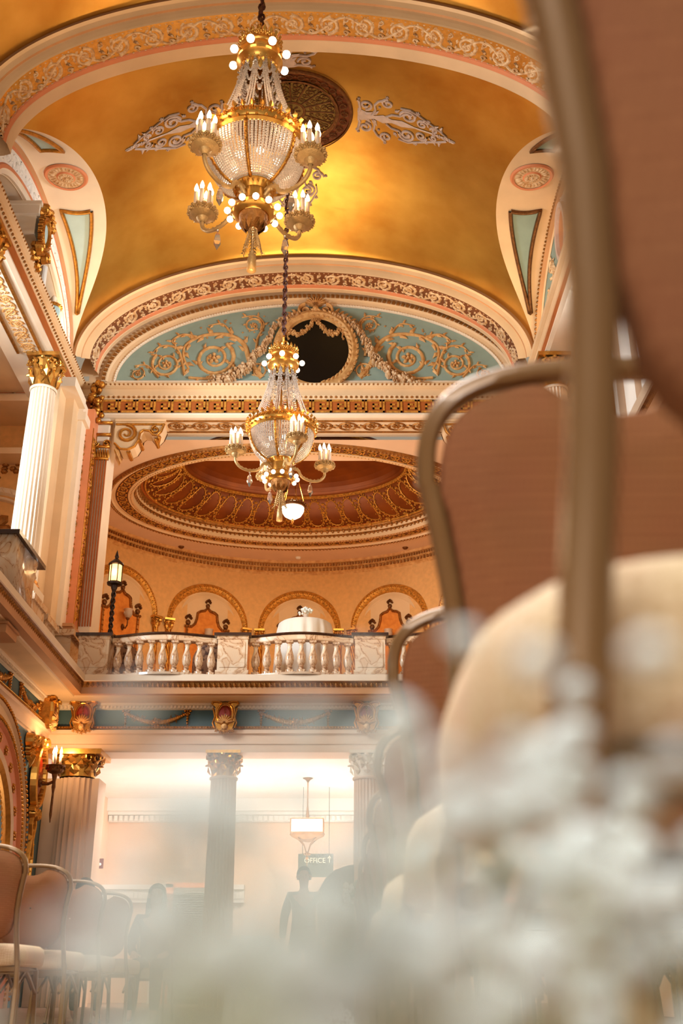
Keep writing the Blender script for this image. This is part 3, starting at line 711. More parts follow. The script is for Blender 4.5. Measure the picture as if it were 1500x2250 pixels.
# rings of ornament
def oval_table(a, b, N=720):
    T = [0]; 
    for i in range(N):
        f = 2*PI*(i+.5)/N; T.append(T[-1]+sqrt((a*sin(f))**2+(b*cos(f))**2)*2*PI/N)
    def ph(s):
        s = s % T[-1]; lo, hi = 0, N
        while hi-lo > 1:
            m_ = (lo+hi)//2
            if T[m_] <= s: lo = m_
            else: hi = m_
        return 2*PI*(lo+(s-T[lo])/(T[lo+1]-T[lo]))/N
    return T[-1], ph
def oval_M(dd, z, dn=(0, 0, -1)):
    a, b = 4.9-dd, 3.38-dd*.85; L, ph = oval_table(a, b)
    def M(s, t, h):
        p = ph(s); nx, ny = cos(p)*b, sin(p)*a; l = sqrt(nx*nx+ny*ny); return Vector((OV[0]+a*cos(p)-t*nx/l, OV[1]+b*sin(p)-t*ny/l, z-h))
    return L, M
mo = MB(); L, M = oval_M(.365, AZ+.0); greek_key(mo, M, L, .27, .016, .30); mo.build('greek_key', 'niche_gold', o)
mo = MB(); L, M = oval_M(.045, AZ-.06); beads(mo, M, L, .10, .04, .04, 5); L, M = oval_M(.71, AZ+.10); beads(mo, M, L, .13, .035, .05, 5)
L, M = oval_M(.79, AZ+.22)
beads(mo, M, L, .16, .04, .06, 6); L, M = oval_M(.60, AZ-.03); beads(mo, M, L, .09, .018, .02, 4); mo.build('bead_moulding', 'old_gold', o)
mo = MB(); mr = MB(); NP = 34
def cove(u, t, h=0.0):   # u = fraction round, t = 0..1 up the cove
    p = ovph(u*ovL); d = .90+.98*sin(t*PI/2); z = AZ+.34+.72*(1-cos(t*PI/2)); a, b = 4.9-d, 3.38-d*.72
    return Vector((OV[0]+(a-h*.7)*cos(p), OV[1]+(b-h*.7)*sin(p), z-h*.7))
ovL, ovph = oval_table(3.6, 2.4)
for i in range(NP):
    u0 = (i+.5)/NP; du = .40/NP
    ring = [(u0+du*cos(2*PI*k/20)*(1.0), .50+.36*sin(2*PI*k/20)) for k in range(21)]
    mo.tube([cove(a, t, .02) for a, t in ring], .016, 4, False)
    for a, t in ring[:-1]: mo.ball(cove(a+ (a-u0)*.12, t+(t-.5)*.12, .03), .028, 4)
    for k in range(7):
        t = .12+.11*k; mo.ball(cove(i/NP, t, .03), .03 if k % 2 else .045, 4)
        for q in (-1, 1): mo.ball(cove(i/NP+q*.08/NP*(1+(k % 3)), t, .03), .022, 4)
    mo.ball(cove(i/NP, .06, .03), .05, 5, 1.6)
mo.tube([cove(k/160, .97, .03) for k in range(161)], .05, 5, False)
mo.tube([cove(k/160, .02, .03) for k in range(161)], .03, 5, False)
for k in range(150): mo.ball(cove((k+.5)/150, .97, .07), .035, 4)
mo.build('shield_beading', 'niche_gold', dome)['label'] = 'beaded gilt shields round the dome'
# drum wall
mb = MB(); n = 96; a0, a1 = rad(-14), rad(194)
C = lambda r, z: [(AXc+r*cos(a0+(a1-a0)*i/n), AYc+r*sin(a0+(a1-a0)*i/n), z) for i in range(n+1)]
mb.rings([C(AR, 5.9), C(AR, 12.2)]); dw = struct(mb.build('wall_back', 'apricot', smooth=True), 'curved apricot wall of the alcove')
mb = MB(); mb.rings([C(AR-.30, AZ), C(AR-.28, AZ-.07), C(AR-.20, AZ-.09), C(AR-.19, AZ-.16), C(AR-.10, AZ-.20), C(AR-.09, AZ-.26), C(AR-.04, AZ-.30), C(AR, AZ-.36)])
o = struct(mb.build('trim_14', 'buff_ornament'), 'curved cornice of the alcove wall')
mo = MB()
for r, z, sp, w_, h_ in ((AR-.20, AZ-.12, .085, .045, .07), (AR-.10, AZ-.23, .11, .06, .08)):
    Ln = (a1-a0)*r; dentils(mo, lambda s, t, h: Vector((AXc+(r-h)*cos(a0+s/r), AYc+(r-h)*sin(a0+s/r), z+t)), Ln, sp, w_, h_, .05)
mo.build('dentil_row', 'old_gold', o)
# floors and slabs
mb = MB(); mb.box(-11, 9, 21.1, 32, 5.62, 5.98); mb.box(-11, -5.12, 3.5, 21.1, 5.62, 5.98); mb.box(3.17, 9, 3.5, 21.1, 5.62, 5.98)
struct(mb.build('floor', 'tan'), 'balcony floor')
mb = MB(); mb.box(-12, 10, -8, 34, -.05, 0.0); struct(mb.build('floor', 'carpet'), 'patterned hall floor')
# ---- gallery beyond the left columns
mb = MB()
mb.poly([(-6.0, 22.28, 5.9), (-11, 22.28, 5.9), (-11, 22.28, 12.5), (-6.0, 22.28, 12.5)]); mb.poly([(-10.8, 3, 0), (-10.8, 22.3, 0), (-10.8, 22.3, 17.5), (-10.8, 3, 17.5)])
struct(mb.build('wall_left', 'apricot'), 'walls of the left gallery')
mb = MB(); mb.poly([(-6.9, 3.5, 12.45), (-6.9, 22.3, 12.45), (-11, 22.3, 12.45), (-11, 3.5, 12.45)]); mb.poly([(-5.9, 3.5, 16.6), (-5.9, 22.3, 16.6), (-11, 22.3, 16.6), (-11, 3.5, 16.6)])
struct(mb.build('ceiling', 'cream'), 'gallery ceilings')
# end wall of the gallery: entablature, coffer, arch
mb = MB()
mb.m = 0; mb.box(-11, -6.2, 21.2, 22.3, 12.27, 13.1); mb.box(-11, -6.3, 21.1, 21.3, 13.1, 13.3); mb.box(-11, -6.2, 21.1, 22.3, 12.2, 12.36)
mb.m = 1; mb.box(-11, -6.2, 21.6, 22.3, 8.9, 9.2); mb.box(-11, -6.2, 21.5, 22.3, 9.2, 9.3); mb.m = 0; mb.box(-11, -6.2, 21.7, 22.3, 11.2, 11.35)
o = struct(mb.build('wall_left', ['cream', 'cream_light']), 'end wall of the left gallery')
mo = MB(); greek_key(mo, plane_map((-10.5, 21.195, 12.60), (1, 0, 0), (0, 0, 1), (0, -1, 0)), 4.0, .34, .016, .40); mo.build('greek_key', 'peach', o)
mo = MB(); Mg = plane_map((-7.75, 22.28, 9.3), (1, 0, 0), (0, 0, 1), (0, -1, 0))
for rr, ww in ((1.25, .10), (1.05, .05)): mo.rib(Mg, [(rr*cos(PI*k/24), rr*1.0*sin(PI*k/24)) for k in range(25)], ww, .12)
for k in range(20): a = PI*k/20; mo.dome(Mg, 1.25*cos(a), 1.25*sin(a), .10, .04, .2, 6, a+.7)
mo.build('rope_arch', 'cream_light', o)
mo = MB(); mo.rosette(Mg, 0, .3, .5, .1, 8)
for k in range(40): mo.dome(Mg, random.uniform(-1.5, 1.1), random.uniform(1.5, 2.1), .09, .07, .08, 6); mo.dome(Mg, random.uniform(-1.2, .9), random.uniform(-1.9, -.4), .12, .08, .1, 6)
mo.build('carved_panel', 'old_gold', o)
# upper gallery wall seen through the side arch
mb = MB(); mb.m = 0; mb.box(-9.4, -8.6, 8, 22.3, 12.4, 16.6)
mb.m = 1
for y in (12, 14, 15.6, 17.2, 18.8, 20.4): mb.box(-8.6, -8.5, y, y+.18, 12.4, 16.6); mb.box(-8.6, -8.45, y+.35, y+.45, 12.4, 16.6)
mb.m = 2
for y in (12.5, 16.2, 19.4): mb.box(-8.6, -8.55, y+.1, y+.8, 12.8, 15.2)
mb.m = 0; mb.box(-8.6, -6.3, 21.9, 22.3, 13.3, 16.6)
struct(mb.build('wall_left', ['apricot', 'gold', 'blue_light']), 'upper gallery wall behind the side arch')
# right gallery back wall
mb = MB(); mb.poly([(8.6, 3, 0), (8.6, 22.3, 0), (8.6, 22.3, 17.5), (8.6, 3, 17.5)]); mb.poly([(4.4, 22.3, 5.9), (8.6, 22.3, 5.9), (8.6, 22.3, 12.3), (4.4, 22.3, 12.3)]); mb.poly([(5.2, 3.5, 12.45), (5.2, 22.3, 12.45), (8.6, 22.3, 12.45), (8.6, 3.5, 12.45)])
struct(mb.build('wall_right', 'apricot'), 'walls of the right gallery')

# ---- corner piers of the alcove opening
def pier(sg):
    X = lambda v: (v if sg < 0 else -1.74-v)
    mb = MB()
    def bx(x0, x1, y0, y1, z0, z1, m): mb.m = m; a, b = sorted((X(x0), X(x1))); mb.box(a, b, y0, y1, z0, z1)
    bx(-6.3, -5.98, 20.25, 20.75, 7.05, 12.27, 0); bx(-6.3, -5.80, 20.75, 21.2, 7.05, 12.27, 0); bx(-6.3, -5.70, 21.2, 21.6, 7.05, 12.27, 1)
    bx(-6.3, -5.55, 21.6, 22.05, 6.95, 12.27, 2); bx(-7.0, -5.30, 22.05, 22.9, 6.95, 12.27, 1)
    bx(-6.3, -5.9, 20.1, 20.75, 6.9, 7.12, 3)
    for q in (.0, .07, .14): bx(-7.0, -5.45-q*.3, 21.5-q, 22.1, 6.95+q, 7.02+q, 3)
    bx(-6.3, -5.62, 21.15, 21.7, 11.75, 11.95, 1); bx(-6.3, -5.66, 20.2, 21.2, 12.05, 12.27, 1)
    o = mb.build('wall_left' if sg < 0 else 'wall_right', ['cream', 'cream_light', 'peach', 'tan']); struct(o, 'stepped corner pier of the alcove')
    mo = MB(); x0 = X(-5.72)
    for k in range(5):
        xx = -5.53+.056*k; a, b = sorted((X(xx), X(xx+.028))); mo.box(a, b, 22.02, 22.06, 7.3, 11.2)
    mo.build('fluting', 'rust', o)
    mo = MB(); Mp = lambda s, t, h: Vector((X(-5.55)-sg*-1*0+(-sg)*h, 21.82+t, 7.3+s))
    scroll_band(mo, lambda s, t, h: Vector((X(-5.55)-sg*h, 21.82+t, 7.3+s)), 4.3, .24, .36, .03)
    for t_ in (-.17, .17): mo.tube([(X(-5.55), 21.82+t_, 7.2), (X(-5.55), 21.82+t_, 11.8)], .02, 5)
    scroll_band(mo, lambda s, t, h: Vector((X(-5.75)+t, 21.59-h, 7.3+s)), 4.3, .16, .3, .02)
    mo.build('gilt_strip', 'gold', o)
    # gilded capital of the fluted pilaster and dark foliage above
    mo = MB(); Mc = lambda s, t, h: Vector((X(-5.43)+s, 22.04-h, 11.2+t))
    for k in range(7): mo.leaf(Mc, -.16+.055*k, 0, PI/2, .3, .04, .08)
    for s in (-1, 1): mo.rib(Mc, spiral(s*.13, .38, .09, 1.4, s, 0, .2, 16), .03, .12)
    for k in range(4): a, b = sorted((X(-5.62), X(-5.24))); mo.box(a-.01*k, b+.01*k, 21.98-.01*k, 22.06, 11.2+.30*k, 11.25+.30*k)
    for k in range(26): mo.ball((X(-5.6)+random.uniform(-.14, .14), 21.85+random.uniform(-.12, .1), 12.35+random.uniform(-.35, .7)), random.uniform(.05, .11), 6)
    t = mo.build('gilded_capital', 'gold', None, True); tag(t, 'gilded leafy capital at the %s corner of the alcove opening' % ('left' if sg < 0 else 'right'), 'capital')
pier(-1); pier(1)
# marble dado along the left balcony below the piers
mb = MB(); mb.box(-6.9, -5.85, 18.9, 22.0, 5.98, 6.85); mb.box(-6.95, -5.78, 18.85, 22.0, 6.85, 6.95); mb.box(-6.9, -5.45, 21.2, 22.9, 5.98, 6.85); mb.box(-6.9, -5.38, 21.1, 22.95, 6.82, 6.95); mb.box(-6.9, -5.76, 18.85, 22, 5.98, 6.1)
mb.box(-6.92, -5.70, 20.1, 20.9, 5.98, 6.9); mb.box(-6.92, -5.64, 20.05, 20.95, 6.8, 6.93)
struct(mb.build('baseboard_left', 'marble'), 'marble dado under the corner pier')
mb = MB(); mb.box(3.7, 5.2, 18.9, 22.9, 5.98, 6.9); struct(mb.build('baseboard_right', 'marble'))
# right gallery piers: tan, strips white with their daylight put into the colour (seen between the near chairs)
mb = MB()
for i, (x, y0, y1, m_) in enumerate(((4.35, 10.9, 11.25, 0), (4.25, 11.25, 12.0, 1), (4.45, 13.2, 15.4, 1), (4.30, 13.35, 13.62, 0), (4.32, 14.0, 14.55, 0), (4.34, 15.0, 15.2, 0), (4.45, 7.5, 9.4, 1))):
    mb.m = m_; mb.box(x, 5.3, y0, y1, 5.98, 12.27)
struct(mb.build('wall_right', ['white_plaster', 'tan']), 'stepped piers of the right gallery, strips painted as daylit')

# ---- balcony edge, lower entablature, lower walls
LP = [(-5.05, 3.5), (-5.05, 21.0), (3.10, 21.0), (3.10, 3.5)]
band('trim_15', [(.3, 5.985), (0, 5.985), (0, 5.86), (.02, 5.85)], 'cream_light', 'white balcony edge', LP)
e = band('trim_16', [(.02, 5.85), (.05, 5.84), (.10, 5.75), (.12, 5.72)], 'old_gold', 'carved gilt moulding of the balcony edge', LP)
band('trim_17', [(.12, 5.72), (.12, 5.66), (.20, 5.65), (.24, 5.60), (.30, 5.59), (.86, 5.59)], 'cream', 'underside of the balcony', LP)
mo = MB()
for (o_, U, N, L) in (((-5.05-.07, 5, 5.79), (0, 1, 0), (1, 0, 0), 16), ((-5.0, 21.07, 5.79), (1, 0, 0), (0, -1, 0), 8.1)):
    Mq = plane_map(o_, U, (0, 0, 1), N)
    for i in range(int(L/.10)): mo.leaf(Mq, i*.10, -.05, PI/2, .12, .035, .04)
    beads(mo, lambda s, t, h: Mq(s, t+.07, h), L, .07, .018, .02, 4)
mo.build('leaf_carving', 'old_gold', e)
band('trim_18', [(.72, 5.60), (.72, 5.55), (.78, 5.53), (.79, 5.48), (.85, 5.47)], 'cream_light', 'dentil course above the frieze', LP)
band('wall_back', [(.86, 5.60), (.86, 5.14)], 'teal_frieze', 'teal frieze', LP)
band('trim_19', [(.86, 5.15), (.78, 5.13), (.76, 5.08), (.80, 5.06)], 'gold', 'gilt bead under the frieze', LP)
band('trim_20', [(.80, 5.07), (.74, 5.05), (.74, 4.98), (.80, 4.96), (.80, 4.78), (.83, 4.77), (.83, 4.62), (1.5, 4.62)], 'pink_plaster', 'architrave over the lower columns', LP)
mo = MB()
for (o_, U, N, L) in (((-5.05-.78, 5, 5.51), (0, 1, 0), (1, 0, 0), 16), ((-5.8, 21.78, 5.51), (1, 0, 0), (0, -1, 0), 9.8)): dentils(mo, plane_map(o_, U, (0, 0, 1), N), L, .075, .04, .05, .04)
struct(mo.build('trim_21', 'cream_light'), 'small dentils')
mo = MB()
for (o_, U, N, L) in (((-5.05-.76, 5, 5.105), (0, 1, 0), (1, 0, 0), 16), ((-5.8, 21.76, 5.105), (1, 0, 0), (0, -1, 0), 9.8)): beads(mo, plane_map(o_, U, (0, 0, 1), N), L, .06, .02, .025, 5)
struct(mo.build('trim_22', 'bright_gold'), 'bead row')
# lower side walls
mb = MB(); mb.m = 0; mb.poly([(-5.84, 3.5, 0), (-5.84, 21.9, 0), (-5.84, 21.9, 4.7), (-5.84, 3.5, 4.7)])
wl = struct(mb.build('wall_left', ['blue_wall']), 'blue lower wall on the left')
mb = MB(); mb.poly([(3.9, 3.5, 0), (3.9, 21.9, 0), (3.9, 21.9, 4.7), (3.9, 3.5, 4.7)]); struct(mb.build('wall_right', 'cream'))
# ornate arches on the lower left wall
def low_arch(yc):
    mb = MB(); n = 40; zs = 2.35
    R = lambda r, d: [(-5.84+d, yc+r, 0)]+[(-5.84+d, yc+r*cos(PI*i/n), zs+r*.96*sin(PI*i/n)) for i in range(n+1)]+[(-5.84+d, yc-r, 0)]
    pr = [(2.62, .0, 0), (2.60, .10, 1), (2.52, .12, 1), (2.48, .07, 0), (2.30, .09, 0), (2.26, .14, 1), (2.16, .14, 1), (2.12, .08, 2), (1.80, .06, 2), (1.76, .12, 0), (1.66, .10, 0), (1.60, .03, 3), (1.36, -.05, 3), (1.30, .0, 0), (1.22, -.04, 0), (1.22, -.0, 4)]
    for (r0, d0, _), (r1, d1, m1) in zip(pr, pr[1:]): mb.m = m1; mb.rings([R(r0, d0), R(r1, d1)])
    mb.m = 4; mb.poly([(-5.83, yc-1.22, 0), (-5.83, yc+1.22, 0)]+[(-5.83, yc+1.22*cos(PI*i/n), zs+1.17*sin(PI*i/n)) for i in range(n+1)])
    o = mb.build('arched_surround', ['cream', 'gold', 'peach', 'bright_gold', 'white_plaster'], None); autosmooth(o, 30)
    def ros(y, z):
        mo = MB(); mo.rosette(lambda s, t, h: Vector((h, s, t)), 0, 0, .10, .05, 6); r_ = mo.build('gilt_rosette', 'gold', o); r_.location = (-5.77, y, z)
    for i in range(15): ros(yc+1.96*cos(PI*i/14), zs+1.9*sin(PI*i/14))
    for i in range(6):
        for q in (-1, 1): ros(yc+q*1.96, 2.0-.36*i)
    mo = MB()
    for r in (2.21, 2.56):
        mo = MB()
        for i in range(90): a = PI*i/89; mo.ball((-5.70 if r < 2.4 else -5.72, yc+r*cos(a), zs+r*.96*sin(a)), .035, 5)
        for i in range(26):
            for q in (-1, 1): mo.ball((-5.70 if r < 2.4 else -5.72, yc+q*r, zs-.085*(i+1)), .035, 5)
        mo.build('bead_row', 'gold', o)
    mo = MB()
    for i in range(44):
        a = PI*i/43; Mx = lambda s, t, h: Vector((-5.86+h, yc+(1.47+t)*cos(a)-s*sin(a), zs+(1.42+t)*sin(a)+s*cos(a))); mo.leaf(Mx, -.06, 0, 0, .14, .06, .05)
    mo.build('leaf_band', 'bright_gold', o)
    return o
tag(low_arch(18.0), 'ornate gilt and peach arched surround on the lower left wall', 'arch surround')
tag(low_arch(11.2), 'ornate arched surround on the left wall, nearer than the frame edge', 'arch surround')
# ---- lobby beyond the lower columns
mb = MB(); LZc = 4.72
mb.poly([(-9, 21.9, LZc), (9, 21.9, LZc), (9, 28.7, LZc), (-9, 28.7, LZc)]); struct(mb.build('ceiling', 'white_plaster'), 'white lobby ceiling')
mb = MB(); mb.poly([(-9, 28.6, 0), (9, 28.6, 0), (9, 28.6, LZc), (-9, 28.6, LZc)]); mb.poly([(-7.4, 21.9, 0), (-7.4, 28.6, 0), (-7.4, 28.6, LZc), (-7.4, 21.9, LZc)]); mb.poly([(6, 21.9, 0), (6, 28.6, 0), (6, 28.6, LZc), (6, 21.9, LZc)])
mb.box(-7.4, -5.9, 26.9, 28.6, 0, LZc)
struct(mb.build('wall_back', 'pink_plaster'), 'lobby walls')
mb = MB(); mb.box(-5.9, 6, 28.35, 28.6, 4.34, 4.42); mb.box(-5.9, 6, 28.45, 28.6, 4.18, 4.34); mb.box(-5.9, 6, 28.2, 28.6, 4.42, LZc); dentils(mb, plane_map((-5.9, 28.45, 4.26), (1, 0, 0), (0, 0, 1), (0, -1, 0)), 11.9, .13, .08, .13, .07)
struct(mb.build('trim_23', 'white_plaster'), 'white lobby cornice')
mb = MB(); mb.box(-7.0, -5.9, 26.6, 26.9, 2.45, 2.55); mb.box(-6.95, -5.95, 26.75, 26.9, 2.15, 2.45); dentils(mb, plane_map((-6.95, 26.75, 2.32), (1, 0, 0), (0, 0, 1), (0, -1, 0)), 1.0, .09, .05, .12, .05)
mb.box(-5.9, -2.4, 28.3, 28.6, 2.55, 2.66); mb.box(-5.9, -2.4, 28.4, 28.6, 2.25, 2.55); dentils(mb, plane_map((-5.9, 28.4, 2.4), (1, 0, 0), (0, 0, 1), (0, -1, 0)), 3.5, .10, .06, .13, .06)
mb.box(.4, 6, 28.45, 28.6, 2.2, 2.3)
struct(mb.build('trim_24', 'white_plaster'), 'lower cornice moulding of the lobby')
# ================================================================== chandeliers
def chandelier(x, y, zb, rot, ztop, nth):
    """zb = height of the tassel tip; about 3.65 m tall"""
    rt = empty('chandelier', (x, y, zb))
    q = lambda *a: a
    # chain
    mb = MB(); z = 3.72; k = 0
    while z < ztop-zb:
        r = .085 if k % 2 else .0
        mb.tube([((.035*cos(2*PI*j/8)) if k % 2 else 0, (.035*cos(2*PI*j/8)) if not k % 2 else 0, z+.06+.06*sin(2*PI*j/8)) for j in range(9)], .016, 4, False); z += .088; k += 1
    mb.tube([(.02*cos(i*.9), .02*sin(i*.9), 3.75+i*.05) for i in range(int((ztop-zb-3.75)/.05))], .022, 4)
    mb.build('chain', 'chain_brown', rt)
    mb = MB()
    for c in (3.56, 3.66): mb.tube([(.07*cos(2*PI*j/12)*(c < 3.6), .07*cos(2*PI*j/12)*(c > 3.6), c+.07*sin(2*PI*j/12)) for j in range(13)], .017, 5, False)
    mb.build('hook', 'gold', rt)
    # crown
    mb = MB(); mb.lathe([(.02, 3.52), (.10, 3.50), (.19, 3.44), (.25, 3.35), (.265, 3.27), (.25, 3.25), (.27, 3.22), (.27, 3.14), (.285, 3.12), (.285, 3.08), (.25, 3.05), (.22, 3.0), (.20, 2.9), (.18, 2.86)], 28)
    for j in range(20):
        a = 2*PI*j/20; M = plane_map((.255*cos(a), .255*sin(a), 3.36), (-sin(a), cos(a), 0), (0, 0, 1), (cos(a), sin(a), .3)); mb.rosette(M, 0, 0, .05, .03, 5); mb.leaf(M, 0, .02, PI/2, .10, .03, .03)
        M = plane_map((.215*cos(a), .215*sin(a), 2.98), (-sin(a), cos(a), 0), (0, 0, 1), (cos(a), sin(a), 0)); mb.leaf(M, 0, .05, -PI/2, .16, .03, .03); mb.rosette(M, .03, .06, .03, .03, 4)
    autosmooth(mb.build('crown', 'bright_gold', rt), 35)
    bulbs = []
    for j in range(8):
        a = 2*PI*(j+.5)/8+rot; m = MB(); m.m = 0; m.tube([(.26*cos(a), .26*sin(a), 3.18), (.30*cos(a), .30*sin(a), 3.16)], .03, 6)
        m.m = 1; m.ball((.345*cos(a), .345*sin(a), 3.15), .052, 10); m.build('crown_bulb', ['gold', 'bulb'], rt, True)
    # crystal strands from the crown to the ring
    for j in range(12):
        a = 2*PI*j/12+rot; m = MB()
        for s_ in (-1, 0, 1):
            for i in range(34):
                t = i/33; r = .21+(.56-.21)*(t**1.5); aa = a+s_*(.10-.03*t); m.ball((r*cos(aa), r*sin(aa), 3.04-1.22*t), .0135, 4)
        m.build('crystal_strand', 'crystal', rt)
    for j in range(12):
        a0_ = 2*PI*j/12+rot; a1_ = a0_+2*PI/12; m = MB()
        for lvl, (dr, sag) in enumerate(((.0, .16), (.02, .28), (.04, .40))):
            for i in range(18):
                t = i/17; aa = a0_+(a1_-a0_)*t; z = 2.94-lvl*.05-sag*sin(PI*t); m.ball(((.225+dr)*cos(aa), (.225+dr)*sin(aa), z), .015, 4)
        m.ball((.26*cos((a0_+a1_)/2), .26*sin((a0_+a1_)/2), 2.46), .03, 6, 1.5)
        m.build('crystal_swag', 'crystal', rt)
    mb = MB(); 
    for j in range(3): a = 2*PI*j/3+rot; mb.tube([(.10*cos(a), .10*sin(a), 3.0), (.10*cos(a), .10*sin(a), 1.2)], .02, 6)
    mb.build('inner_rod', 'gold', rt, True)
    # basket ring
    mb = MB(); mb.lathe([(.545, 1.86), (.58, 1.87), (.61, 1.83), (.62, 1.76), (.60, 1.72), (.61, 1.69), (.585, 1.66), (.56, 1.67), (.545, 1.86)], 48)
    for j in range(36):
        a = 2*PI*j/36; M = plane_map((.61*cos(a), .61*sin(a), 1.80), (-sin(a), cos(a), 0), (0, 0, 1), (cos(a), sin(a), 0)); mb.rosette(M, 0, .0, .048, .05, 5); mb.leaf(M, 0, .04, PI/2, .10, .035, .05); mb.dome(M, .05, -.08, .02, .02, .03, 5)
    autosmooth(mb.build('basket_ring', 'bright_gold', rt), 35)
    prof = lambda t: (.565*cos(t*1.16)+.0, 1.68-.54*sin(t*1.16)/sin(1.16))
    NR, NS = 25, 78
    for p in range(6):
        m = MB()
        for s_ in range(13):
            a = rot+2*PI*(p*13+s_+.5)/NS
            for i in range(NR):
                r, z = prof(i/(NR-1)); m.ball((r*cos(a), r*sin(a), z), .0200*min(1, .35+r/.55*.8), 5)
        m.build('bead_panel', 'crystal', rt)
        a = rot+2*PI*p/6; m = MB(); m.tube([(prof(i/10)[0]*1.03*cos(a), prof(i/10)[0]*1.03*sin(a), prof(i/10)[1]) for i in range(11)], .024, 6)
        for i in range(10): m.ball((prof(i/10)[0]*1.06*cos(a), prof(i/10)[0]*1.06*sin(a), prof(i/10)[1]), .022, 5)
        m.build('basket_strap', 'gold', rt, True)
    for j in range(7):
        a = rot+.4+2*PI*j/6; r = .26 if j < 6 else 0; m = MB(); m.ball((r*cos(a), r*sin(a), 1.50 if j < 6 else 1.28), .045, 8); m.build('inner_bulb', 'bulb', rt, True)
    # neck, lower bulb ring, leaf cup, feathers, tassel
    mb = MB(); mb.lathe([(r_, z_+.27) for r_, z_ in [(.23, .93), (.26, .90), (.25, .86), (.20, .84), (.165, .81), (.16, .66), (.19, .63), (.20, .60), (.24, .58), (.25, .53), (.23, .50), (.18, .48)]], 28)
    for j in range(24):
        a = 2*PI*j/24; M = plane_map((.215*cos(a), .215*sin(a), 1.13), (-sin(a), cos(a), 0), (0, 0, 1), (cos(a), sin(a), -.3)); mb.leaf(M, 0, .09, -PI/2, .15, .03, .03)
    autosmooth(mb.build('neck', 'bright_gold', rt), 35)
    for j in range(12):
        a = 2*PI*(j+.3)/12; m = MB(); m.m = 0; m.tube([(.22*cos(a), .22*sin(a), .81), (.26*cos(a), .26*sin(a), .80)], .022, 5); m.m = 1; m.ball((.30*cos(a), .30*sin(a), .805), .040, 10); m.build('lower_bulb', ['gold', 'bulb'], rt, True)
    mb = MB(); mb.lathe([(.17, .75), (.16, .69), (.13, .63), (.08, .59), (.05, .57)], 20)
    for j in range(10):
        a = 2*PI*j/10; M = plane_map((.165*cos(a), .165*sin(a), .73), (-sin(a), cos(a), 0), (-.45*cos(a), -.45*sin(a), -1), (cos(a), sin(a), -.4))
        mb.leaf(M, 0, 0, PI/2, .20, .055, .035)
    autosmooth(mb.build('leaf_cup', 'old_gold', rt), 35)
    for j in range(5):
        a = 2*PI*j/5+.3; m = MB(); P = [(.03*cos(a), .03*sin(a), .59), (.08*cos(a), .08*sin(a), .42), (.11*cos(a), .11*sin(a), .28), (.15*cos(a), .15*sin(a), .26)]
        m.tube(P, [.012, .01, .008, .004], 4)
        for i in range(9):
            t = i/8; c0 = Vector(P[0]).lerp(Vector(P[2]), t); M = plane_map(c0, (-sin(a), cos(a), 0), (0, 0, 1), (cos(a), sin(a), 0)); 
            for s_ in (-1, 1): m.leaf(M, 0, 0, -PI/2+s_*.7, .07, .014, .01)
        m.build('feather', 'antique_gilt', rt)
    mb = MB(); mb.lathe([(.0, .46), (.014, .45), (.014, .16), (.03, .145), (.022, .12), (.042, .105), (.038, .08), (.046, .05), (.052, -.12), (.0, -.12)], 14, lobes=10, amp=.05)
    mb.build('tassel', 'antique_gilt', rt, True, loc=(0, 0, .12))
    # four arms with dishes of six candles
    for j in range(4):
        a = rot+PI/2*j; c, s = cos(a), sin(a); arm = MB()
        P = [(.16, .97), (.24, 1.05), (.33, 1.02), (.38, .93), (.46, .88), (.60, .86), (.74, .90), (.82, .99), (.83, 1.09)]
        pts = [Vector((x*c, x*s, z)) for x, z in P]; sm = []
        for i in range(len(pts)-1):
            for k2 in range(4): 
                t = k2/4; p0, p1, p2, p3 = pts[max(i-1, 0)], pts[i], pts[i+1], pts[min(i+2, len(pts)-1)]
                sm.append(.5*((2*p1)+(p2-p0)*t+(2*p0-5*p1+4*p2-p3)*t*t+(3*p1-p0-3*p2+p3)*t**3))
        sm.append(pts[-1]); arm.tube(sm, .026, 7)
        arm.tube([Vector(((.20+.07*cos(u))*c, (.20+.07*cos(u))*s, 1.01+.07*sin(u))) for u in [k3*.5 for k3 in range(12)]], .016, 5)
        for i in range(3, len(sm)-3, 2): arm.ball(sm[i]+Vector((0, 0, .02)), .022, 5)
        A = arm.build('arm', 'antique_gilt', rt, True)
        cx, cy_ = .83*c, .83*s; m = MB()
        m.lathe([(.03, 1.07), (.065, 1.10), (.075, 1.13), (.11, 1.14), (.155, 1.17), (.16, 1.20), (.165, 1.24), (.15, 1.25), (.02, 1.24)], 24, (cx, cy_, 0))
        for k in range(14):
            b_ = 2*PI*k/14; M = plane_map((cx+.16*cos(b_), cy_+.16*sin(b_), 1.205), (-sin(b_), cos(b_), 0), (0, 0, 1), (cos(b_), sin(b_), 0)); m.rosette(M, 0, 0, .04, .04, 5); m.dome(M, 0, .035, .035, .022, .03, 6)
        autosmooth(m.build('candle_dish', 'antique_gilt', A), 35)
        for k in range(6):
            b_ = 2*PI*k/6+a; px, py = cx+.095*cos(b_), cy_+.095*sin(b_); m = MB(); m.m = 0; m.tube([(px, py, 1.24), (px, py, 1.49)], .026, 8)
            m.m = 1; m.lathe([(.012, 1.49), (.025, 1.52), (.028, 1.55), (.018, 1.59), (.0, 1.63)], 8, (px, py, 0)); m.build('candle', ['candle_white', 'flame_bulb'], A, True)
        d_ = MB(); dx, dy = .56*c, .56*s; d_.ball((dx, dy, .82), .018, 6)
        top = d_.V((dx, dy, .80)); bot = d_.V((dx, dy, .54)); R_ = [d_.V((dx+.055*cos(2*PI*k/4+a), dy+.055*sin(2*PI*k/4+a), .65)) for k in range(4)]; R2 = [d_.V((dx+.035*cos(2*PI*k/4+a), dy+.035*sin(2*PI*k/4+a), .75)) for k in range(4)]
